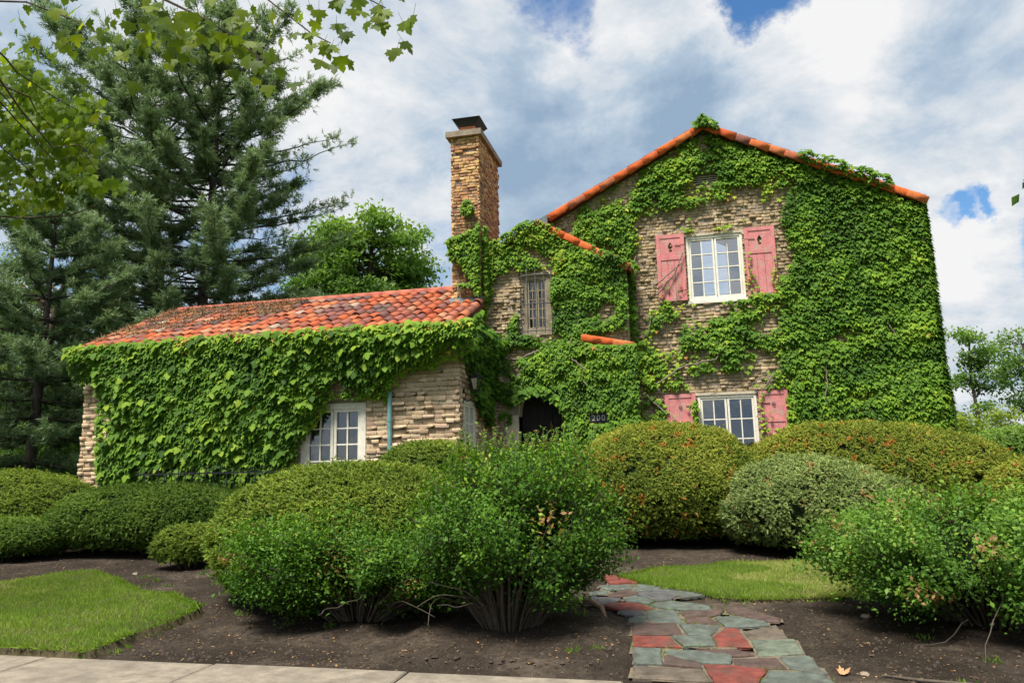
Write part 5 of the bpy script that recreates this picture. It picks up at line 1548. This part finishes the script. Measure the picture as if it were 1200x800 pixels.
# pale upright shoots above the tall bush and the hedge behind
for nm, lab, spots in (('leafy_shoots', 'yellow green young shoots rising from the top of the tall bush', [(rng.normal(-1.75, .40), rng.normal(7.5, .25), 1.62, rng.uniform(.2, .42)) for _ in range(60)]),
                       ('leafy_shoots', 'few pale shoots sprouting from the smooth clipped hedge', [(rng.uniform(-5.3, -3.2), rng.uniform(8.2, 8.7), 1.35, rng.uniform(.15, .32)) for _ in range(26)])):
    r0 = empty(nm, (np.mean([s[0] for s in spots]), 7.8, 1.4)); tag(r0, lab, 'shoots')
    tb = Tubes(); LP = []; LT = []
    for (a, b_, z0, h) in spots:
        d = np.array([rng.normal(0, .25), rng.normal(0, .2), 1.0]); p0 = np.array([a, b_, z0 - .1]); p1 = p0 + d * (h + .1)
        tb.add([p0, (p0 + p1) / 2 + rng.normal(0, .01, 3), p1], [.004, .003, .002], 4)
        for f in np.linspace(.25, 1, 16):
            for s in (-1, 1):
                LP.append(p0 + (p1 - p0) * f); LT.append(np.array([s * math.cos(f * 9), math.sin(f * 9), .7]))
    tb.obj('stem', M_twig, r0); LP = np.array(LP); LT = np.array(LT)
    foliage('foliage', LEAF, LP, LT + rand_unit(len(LP)) * .3, np.array([0, 0, 1]) + rand_unit(len(LP)) * .5, rng.uniform(.026, .045, len(LP)), .80 + rng.normal(0, .14, len(LP)), M_priv, r0)


# ------------------------------------------------------------------ trees
def curve(a, b, sag=0.0, n=7, wob=.0):
    a, b = np.array(a, float), np.array(b, float); s = np.linspace(0, 1, n)[:, None]
    p = a + (b - a) * s; p[:, 2] += sag * np.sin(np.pi * s[:, 0]); p[1:-1] += rng.normal(0, wob, (n - 2, 3))
    return p


def broadleaf(name, label, group, base, trunk, ells, nclump, nleaf, leaf, mat, r0=.2, tone=0.0, flat=.6, bark=M_bark, spread=(.5, .9), bare=0):
    t = empty(name, base); tag(t, label, 'tree', group)
    tb = Tubes(); trunk = np.array(trunk, float); q = np.linspace(0, len(trunk) - 1, len(trunk) * 3)
    tw = np.stack([np.interp(q, range(len(trunk)), trunk[:, k]) for k in range(3)], -1)
    tb.add(tw, np.linspace(r0, r0 * .35, len(tw)), 9); tb.obj('trunk', bark, t)
    tb = Tubes(); LP = []; RN = []
    vol = np.array([e[1][0] * e[1][1] * e[1][2] for e in ells], float); pick = rng.choice(len(ells), nclump, p=vol / vol.sum())
    for k in pick:
        c, rr = np.array(ells[k][0]), np.array(ells[k][1]); d = rand_unit(1)[0]; ctr = c + d * rr * rng.uniform(.45, 1.0)
        i = np.argmin(np.linalg.norm(tw - (ctr - [0, 0, np.linalg.norm(ctr - tw[-1]) * .25]), axis=1)); L = np.linalg.norm(ctr - tw[i])
        if rng.random() < .75: tb.add(curve(tw[i], ctr, L * .12, 7, L * .02), np.linspace(.012 * L + .01, .008, 7), 5)
        m = int(nleaf * rng.uniform(.6, 1.4)); s = rng.uniform(*spread)
        p = ctr + rng.normal(0, 1, (m, 3)) * [s, s, s * flat] * .55
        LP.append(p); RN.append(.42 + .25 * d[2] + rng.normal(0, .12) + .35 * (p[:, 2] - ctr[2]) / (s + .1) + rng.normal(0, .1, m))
    for k in range(bare):
        i = rng.integers(len(tw) // 3, len(tw)); d = nrm(np.array([rng.normal(), rng.normal() * .5, .9])); tb.add(curve(tw[i], tw[i] + d * rng.uniform(1.2, 3), .1, 7, .09), np.linspace(.05, .01, 7), 5)
    tb.obj('limb', bark, t)
    LP = np.concatenate(LP); n = len(LP)
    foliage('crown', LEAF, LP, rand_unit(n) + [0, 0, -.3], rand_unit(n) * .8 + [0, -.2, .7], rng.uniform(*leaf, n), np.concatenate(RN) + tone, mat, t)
    return t


def pine(label, trunks, prof, step, nshoot, seed, zlow, r0=.28, tone=0.0, size=(.28, .42), droop=.0, fmin=.30):
    t = empty('pine_tree', tuple(trunks[0][0])); tag(t, label, 'tree', 'pines behind the cottage')
    SP = []; ST = []; SR = []; tb = Tubes()
    for tk in trunks:
        tk = np.array(tk, float); q = np.linspace(0, len(tk) - 1, 14); tw = np.stack([np.interp(q, range(len(tk)), tk[:, k]) for k in range(3)], -1)
        tt = Tubes(); tt.add(tw, np.linspace(r0, .04, 14), 9); tt.obj('trunk', M_barkp, t)
        z = zlow; ztop = tw[-1, 2]; a0 = rng.uniform(0, 6)
        while z < ztop - .1:
            cx, cy_ = np.interp(z, tw[:, 2], tw[:, 0]), np.interp(z, tw[:, 2], tw[:, 1]); L = np.interp(z, [p[0] for p in prof], [p[1] for p in prof])
            nb = 6 if L > 2 else 5
            for k in range(nb):
                a = a0 + k * 6.283 / nb + rng.normal(0, .22); l = L * rng.uniform(.62, 1.15)
                hv = np.array([math.cos(a), math.sin(a), 0]); rise = np.clip((z - zlow) / (ztop - zlow), 0, 1)
                s = np.linspace(0, 1, 9)[:, None]
                path = np.array([cx, cy_, z]) + hv * l * s + np.array([0, 0, 1]) * (l * ((.12 + .30 * rise - droop) * s ** 1.2 - .26 * (1 - rise) * s + .14 * s ** 3))
                path[1:] += rng.normal(0, .035 * l / 4, (8, 3))
                tb.add(path, np.linspace(.015 + .009 * l, .008, 9), 5)
                sd = np.array([-hv[1], hv[0], 0])
                for q_ in range(int(nshoot * l / 4 * rng.uniform(.75, 1.2)) + 3):        # side branchlets, each ending in a tuft
                    f = fmin + (1 - fmin) * rng.random() ** .7; b0 = np.array([np.interp(f * 8, range(9), path[:, c]) for c in range(3)])
                    w = rng.normal(0, 1) * (.12 + .26 * l * f * (1.12 - f)); bd = nrm(hv * .8 + sd * np.sign(w) * .7 + np.array([0, 0, rng.uniform(.1, .7)]))
                    b1 = b0 + bd * abs(w) + np.array([0, 0, .05])
                    if abs(w) > .35 and rng.random() < .5: tb.add([b0, b1], [.012, .006], 3)
                    k_ = 10; g_ = rng.random((k_, 1))
                    p = b1 - bd * .55 * (1 - g_) * np.minimum(1, abs(w) + .4); di = bd * (.5 + .5 * g_) + rand_unit(k_) * .95 + np.array([0, 0, .25])
                    SP.append(p + rng.normal(0, .05, (k_, 3))); ST.append(di); tuft = rng.normal(0, .13)
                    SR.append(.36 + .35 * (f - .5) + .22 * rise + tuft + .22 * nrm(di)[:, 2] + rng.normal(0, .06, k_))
            z += step * rng.uniform(.7, 1.2); a0 += 1.1
        m = 40; SP.append(tw[-1] + rng.normal(0, .35, (m, 3))); ST.append(np.array([0, 0, 1]) + rand_unit(m) * .5); SR.append(np.full(m, .6))
    tb.obj('limb', M_barkp, t)
    SP = np.concatenate(SP); ST = np.concatenate(ST); SR = np.concatenate(SR); k = (SP[:, 1] < trunks[0][0][1] + 1.8) | (rng.random(len(SP)) < .2); SP, ST, SR = SP[k], ST[k], SR[k]; n = len(SP)
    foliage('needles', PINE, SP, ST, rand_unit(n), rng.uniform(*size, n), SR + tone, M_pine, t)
    return t


pine('tall twin stemmed pine towering over the wing', [[(-21.2, 26, .45), (-20.9, 26, 9), (-21.6, 26, 15), (-22.2, 26, 19.0)], [(-19.2, 26.3, .45), (-19.1, 26.3, 9), (-18.8, 26.3, 15), (-18.6, 26, 20.2)]],
     [(4, 5.0), (8, 5.4), (12, 5.3), (15, 5.0), (17, 4.5), (19, 3.2), (20.2, 1.0)], .74, 22, 1, 4.2)
pine('shorter shaded pine with drooping boughs left of the wing', [[(-20.6, 20.0, .45), (-20.4, 20, 6), (-20.3, 20, 10.5)]], [(1, 3.6), (4, 4.2), (7, 3.3), (9, 1.9), (10.6, .4)], .75, 32, 2, 1.3, .2, -.12, (.24, .36), .12, .10)

broadleaf('ash_tree', 'light green broadleaf tree between the pine and the chimney', 'trees behind the cottage', (-19.2, 42, .45), [(-19.2, 42, .45), (-19.1, 42, 8), (-18.8, 42, 13), (-18.5, 42, 16.5)],
          [((-18.8, 42, 13.8), (4.0, 3.2, 4.4)), ((-16.0, 42, 11.9), (2.7, 2.4, 2.9)), ((-22.0, 42, 13.6), (2.4, 2.2, 3.4)), ((-17.5, 41, 9.5), (3.5, 2.5, 2.0))], 150, 190, (.22, .40), M_tree, .28, .12, .55, spread=(.6, 1.15))
broadleaf('leaning_tree', 'dark leaning trunk with bare upper branches at the left edge', 'trees behind the cottage', (-27.2, 21.5, .4), [(-27.2, 21.5, .3), (-23.5, 21.5, 2.95), (-21.9, 21.5, 4.85), (-21.8, 21.8, 7.7), (-21.2, 22, 9.7)],
          [((-23.8, 21.9, 8.1), (1.5, 1.0, 1.6)), ((-24.5, 21.9, 5.8), (1.0, .9, 1.1))], 26, 120, (.10, .18), M_treey, .24, 0.0, .6, bare=9)
for i, (lab, x_, y_, h_, m_, tn) in enumerate((('yellow green tree far behind the left edge of the wing', -33, 38, 10.5, M_treey, .1), ('dark leafy tree deep behind the shaded pine', -28.5, 30, 8.0, M_tree, -.2), ('distant green tree glimpsed below the pine boughs', -24, 37, 8.5, M_tree, .05), ('bright leafy tree glimpsed between the two pines', -40, 36, 12, M_treey, .05), ('round tree far behind the ridge of the wing', -19.5, 40, 9.0, M_tree, .1))):
    broadleaf('garden_tree', lab, 'trees behind the cottage', (x_, y_, .45), [(x_, y_, .45), (x_ + .2, y_, h_ * .4), (x_, y_, h_ * .8)], [((x_, y_, h_ * .62), (3.6, 3.0, h_ * .36)), ((x_ + 1.5, y_, h_ * .42), (3.2, 2.6, h_ * .3)), ((x_, y_, h_ * .22), (3.6, 2, h_ * .2))], 80, 120, (.26, .46), m_, .22, tn, .65, spread=(.8, 1.3))
# low undergrowth that closes the view below the pines
for i, (x_, y_, rr, h_) in enumerate(((-20, 23.5, 2.6, 2.6), (-25.5, 25, 3.0, 3.2), (-15.8, 22.5, 2.2, 2.2), (-30.5, 27, 3.2, 3.6))):
    broadleaf('understory_shrub', 'dark shrub beneath the pines, ' + ('just left of the railing end', 'second from the left edge', 'closest to the wing corner', 'at the left edge')[i] if i != 0 else 'dark shrub beneath the pines behind the drooping boughs', 'shrubs under the pines', (x_, y_, .45), [(x_, y_, .4), (x_, y_, 1.2)], [((x_, y_, .45 + h_ * .5), (rr, 1.2, h_ * .55))], 60, 150, (.12, .22), M_tree, .08, -.25, .7, spread=(.5, .9))

# trees and hedge beyond the right-hand corner
broadleaf('distant_tree', 'slender distant tree with sparse crown beside the right corner of the cottage', 'distant trees on the right', (16.3, 48, .45), [(16.3, 48, .45), (16.25, 48, 4), (16.1, 48, 6.5), (16.3, 48, 8.6)], [((16.3, 48, 7.9), (1.1, 1.0, 1.5)), ((15.9, 48, 5.9), (1.0, .9, .9)), ((17.0, 48, 6.3), (.9, .9, 1.2)), ((16.1, 48, 4.2), (1.2, .9, .5))], 46, 75, (.14, .26), M_tree, .13, .05, .5, spread=(.35, .65))
broadleaf('distant_tree', 'fuller distant tree at the right edge of the picture', 'distant trees on the right', (19.6, 49, .45), [(19.6, 49, .45), (19.6, 49, 4), (19.4, 49, 8)], [((19.5, 49, 7.4), (2.2, 1.6, 2.1)), ((19.0, 49, 5.2), (2.3, 1.6, 1.2)), ((21.5, 49, 6.8), (2, 1.5, 2))], 70, 110, (.16, .28), M_tree, .18, .05, .55, spread=(.5, .85))
for i, (x_, y_, h_, lab) in enumerate(((12.6, 40, 3.6, 'pale distant shrub just beside the ivy covered corner'), (15.2, 41, 3.9, 'pale distant shrub under the slender tree'), (17.8, 40, 3.7, 'pale distant shrub at the right edge under the fuller tree'))):
    broadleaf('distant_shrub', lab, 'distant shrubs on the right', (x_, y_, .45), [(x_, y_, .4), (x_, y_, 1.8)], [((x_, y_, 2.2), (1.7, 1.0, h_ - 2.3))], 50, 130, (.10, .2), M_treey, .08, .1, .7, spread=(.4, .7))
hd = hedge('far bright hedge beyond the right corner of the cottage', (11.6, 25.2), 4.3, 1.0, 2.50, M_tree, 420, 23, (.10, .2), 'far_hedge', .06, .45, .25, ex=4.0, foot=.9)


# overhanging maple at the upper left: its trunk stands outside the frame
mp = empty('maple_tree', (-9.6, 5.2, 0)); tag(mp, 'maple with big bright leaves overhanging the top left corner', 'tree')
tb = Tubes(); tb.add([(-9.6, 5.2, -.05), (-9.5, 5.2, 2.5), (-9.3, 5.3, 4.6), (-9.2, 5.4, 7.0)], [.24, .2, .17, .12], 10); tb.obj('trunk', M_bark, mp)
TW = [[(-9.25, 5.35, 5.6), (-7.6, 5.8, 6.6), (-6.4, 5.9, 6.75), (-5.2, 6.0, 6.55), (-4.4, 6.0, 6.05), (-3.75, 6.0, 5.50)], [(-6.0, 5.9, 6.75), (-5.0, 5.9, 6.85), (-3.9, 6.0, 6.3), (-3.3, 6.0, 5.75), (-3.1, 6.0, 5.62)],
      [(-5.0, 5.9, 6.85), (-3.6, 5.9, 6.6), (-2.9, 5.9, 6.1), (-2.5, 5.9, 5.82)], [(-7.4, 5.8, 6.7), (-6.6, 5.9, 6.6), (-6.0, 5.9, 6.3), (-5.7, 5.9, 6.1)], [(-5.2, 6.0, 6.55), (-4.9, 6, 6.2), (-4.8, 6, 5.95)]]
tb = Tubes()
for w in TW: tb.add(w, np.linspace(.03 if w[0][0] < -9 else .012, .005, len(w)), 6)
groups = [((-4.9, 6, 6.05), .30, .16, 42), ((-4.45, 6, 5.95), .28, .17, 48), ((-4.15, 6, 5.78), .2, .16, 34), ((-3.75, 6, 5.42), .11, .08, 9), ((-5.75, 6, 6.13), .22, .13, 22), ((-5.4, 6, 6.12), .2, .10, 14), ((-3.12, 6, 5.62), .13, .10, 17), ((-3.4, 6, 5.78), .16, .12, 9), ((-2.62, 6, 5.87), .18, .10, 24), ((-2.9, 6, 5.93), .2, .07, 9), ((-6.35, 6, 6.42), .3, .08, 14), ((-3.9, 6, 6.02), .25, .06, 8), ((-5.1, 6, 6.35), .5, .06, 12)]
mme = mesh_data('leaf', MAPLE[0], MAPLE[1], M_maple)
for (c, sx, sz, k) in groups:
    for _ in range(int(k * .8)):
        p = np.array(c) + rng.normal(0, 1, 3) * [sx * .8, .30, sz * .8]
        tp = np.array([rng.normal(0, .4), rng.normal(0, .35), -1.0]); nr = np.array([rng.normal(0, .6), -1.0, .75]) + rng.normal(0, .3, 3)
        y_ = nrm(tp); x_ = nrm(np.cross(y_, nr)); z_ = np.cross(x_, y_); s = rng.uniform(.09, .155)
        o = link('leaf', mme, mp); m = Matrix(np.column_stack([x_ * s, y_ * s, z_ * s]).tolist()).to_4x4(); m.translation = Vector(p - y_ * s * .3); o.matrix_basis = m
        if rng.random() < .7: tb.add([p - y_ * s * .3, p - y_ * s * .9 + [0, 0, .02]], [.0022, .0018], 3)
# rest of the crown, outside the frame
cr = [((-12.6, 2.6, 8.4), (1.6, 1.4, 1.3)), ((-13.4, 1.8, 7.4), (1.4, 1.3, 1.0)), ((-11.8, 2.6, 9.4), (1.3, 1.2, .9))]
P = np.concatenate([np.array(c) + rng.normal(0, .6, (420, 3)) * r_ for c, r_ in cr]); n = len(P)
foliage('foliage', MAPLE, P, np.stack([rng.normal(0, .45, n), rng.normal(0, .45, n), -np.ones(n)], -1), np.array([0, -.3, .9]) + rng.normal(0, .5, (n, 3)), rng.uniform(.12, .2, n), .40 + rng.normal(0, .15, n), M_maplea, mp)
for c, r_ in cr: tb.add(curve((-9.25, 5.4, 6.6), c, .3, 8, .08), np.linspace(.07, .012, 8), 6)
tb.add([(-9.2, 5.4, 6.95), (-9.35, 5.2, 8.2), (-9.9, 4.8, 9.4)], [.12, .07, .02], 7)
# leafy mass at the left edge
cl = [((-10.9, 9.5, 8.0), (.9, .7, .9), 520), ((-10.2, 9.5, 7.4), (.7, .6, .6), 330), ((-9.6, 9.5, 7.0), (.5, .5, .4), 150), ((-9.4, 9.5, 7.5), (.5, .4, .25), 90), ((-10.9, 9.5, 6.7), (.8, .6, .55), 300), ((-9.5, 9.5, 6.35), (.5, .4, .25), 110), ((-8.75, 9.5, 6.15), (.35, .3, .12), 46), ((-9.9, 9.5, 6.1), (.5, .4, .2), 60), ((-10.6, 9.5, 6.05), (.5, .4, .2), 60)]
P = np.concatenate([np.array(c) + rng.normal(0, .5, (int(k * .75), 3)) * r_ for c, r_, k in cl]); n = len(P)
foliage('foliage', MAPLE, P, np.stack([rng.normal(0, .45, n), rng.normal(0, .45, n), -np.ones(n)], -1), np.array([0, -.8, .8]) + rng.normal(0, .5, (n, 3)), rng.uniform(.09, .17, n), .40 + .35 * (fbm(P, 1.6, 2, 5) - .5) * 2 + rng.normal(0, .14, n), M_maplea, mp)
for c, r_, k in cl: tb.add(curve((-9.25, 5.4, 6.4), c, .5, 9, .10), np.linspace(.03, .006, 9), 5)
tb.add([(-11.2, 9.5, 5.9), (-10.3, 9.5, 5.75), (-9.4, 9.5, 5.7), (-8.8, 9.5, 5.85)], [.02, .016, .012, .006], 5)
tb.obj('limb', M_bark, mp)

# tree outside the frame on the right: only a leafy twig reaches in
rt = empty('overhanging_tree', (5.6, 5.6, 0)); tag(rt, 'dark leafy twig entering at the right edge beside the roof corner', 'tree')
tb = Tubes(); tb.add([(5.6, 5.6, -.05), (5.5, 5.7, 2.2), (5.3, 5.8, 4.4), (5.2, 5.8, 6.5)], [.2, .17, .13, .07], 9); tb.obj('trunk', M_bark, rt)
tb = Tubes(); tb.add([(5.3, 5.8, 4.2), (4.2, 5.9, 4.1), (3.2, 6, 3.85), (2.56, 6, 3.56)], [.03, .02, .012, .004], 5); tb.obj('limb', M_bark, rt)
n = 260; f = rng.random(n) ** .55; P = np.stack([np.interp(f * 3, range(4), [5.3, 4.2, 3.2, 2.53]), 6 - .1 * f, np.interp(f * 3, range(4), [4.2, 4.1, 3.85, 3.54])], -1) + rng.normal(0, 1, (n, 3)) * (.04 + .14 * (1 - f))[:, None]
foliage('foliage', LEAF, P, np.stack([rng.normal(-.2, .4, n), rng.normal(0, .4, n), -np.ones(n)], -1), rand_unit(n) + [0, -.6, .4], rng.uniform(.07, .11, n), .3 + rng.normal(0, .15, n), M_tree, rt)

# ------------------------------------------------------------------ small things lying about
def gpt(x, y, h=0.0):
    return (x, y, float(ground_z([x], [y])[0]) + h)


mb = MB(); mb.tube([gpt(1.32, 6.42, .012), gpt(1.55, 6.30, .018), gpt(1.85, 6.22, .02), gpt(2.2, 6.1, .015)], [.010, .013, .012, .006], 6)
tag(mb.obj('fallen_stick', M_twig, None, True), 'long thin brown stick lying on the soil right of the path', 'stick')
mb = MB(); mb.tube([gpt(-1.55, 8.3, .0), gpt(-1.35, 8.28, .05), gpt(-1.12, 8.2, .075), gpt(-.98, 8.08, .06), gpt(-.93, 7.92, -.02)], [.03, .035, .033, .03, .02], 8)
tag(mb.obj('tree_root', surf('pale_root', (.34, .20, .14), .85, .15, (25, .5), var=.3), None, True), 'pale reddish root surfacing at the edge of the flagstones', 'root')
V, F = scatter(MAPLE[0] * [1, 1, -3.5], MAPLE[1], np.array([gpt(1.02, 6.5, .01)]), np.array([[1, .3, .1]]), np.array([[-.1, -.3, 1]]), np.array([.085]))
tag(obj('dead_leaf', V, F, surf('dead_leaf', (.46, .24, .12), .8, .15, var=.3, vscale=30), None), 'curled orange dead leaf on the soil beside the path', 'leaf')
for (x_, y_, s_, lab) in ((1.2, 6.48, .035, 'small grey pebble near the curled dead leaf'), (1.45, 6.16, .03, 'small pale pebble below the fallen stick'), (-8.15, 9.95, .05, 'rounded grey stone at the foot of the long dark hedge'), (1.6, 8.3, .05, 'flat brown stone on bare soil in front of the strip of lawn')):
    d = rand_unit(30); V = d * [s_, s_ * .8, s_ * .5] * (1 + .2 * rng.random((30, 1)))
    import bmesh
    bm = bmesh.new(); [bm.verts.new(v) for v in V]; bmesh.ops.convex_hull(bm, input=bm.verts); me = bpy.data.meshes.new('pebble'); bm.to_mesh(me); bm.free(); me.materials.append(M_cap)
    o = link('pebble', me); o.location = gpt(x_, y_, s_ * .2); tag(o, lab, 'stone')
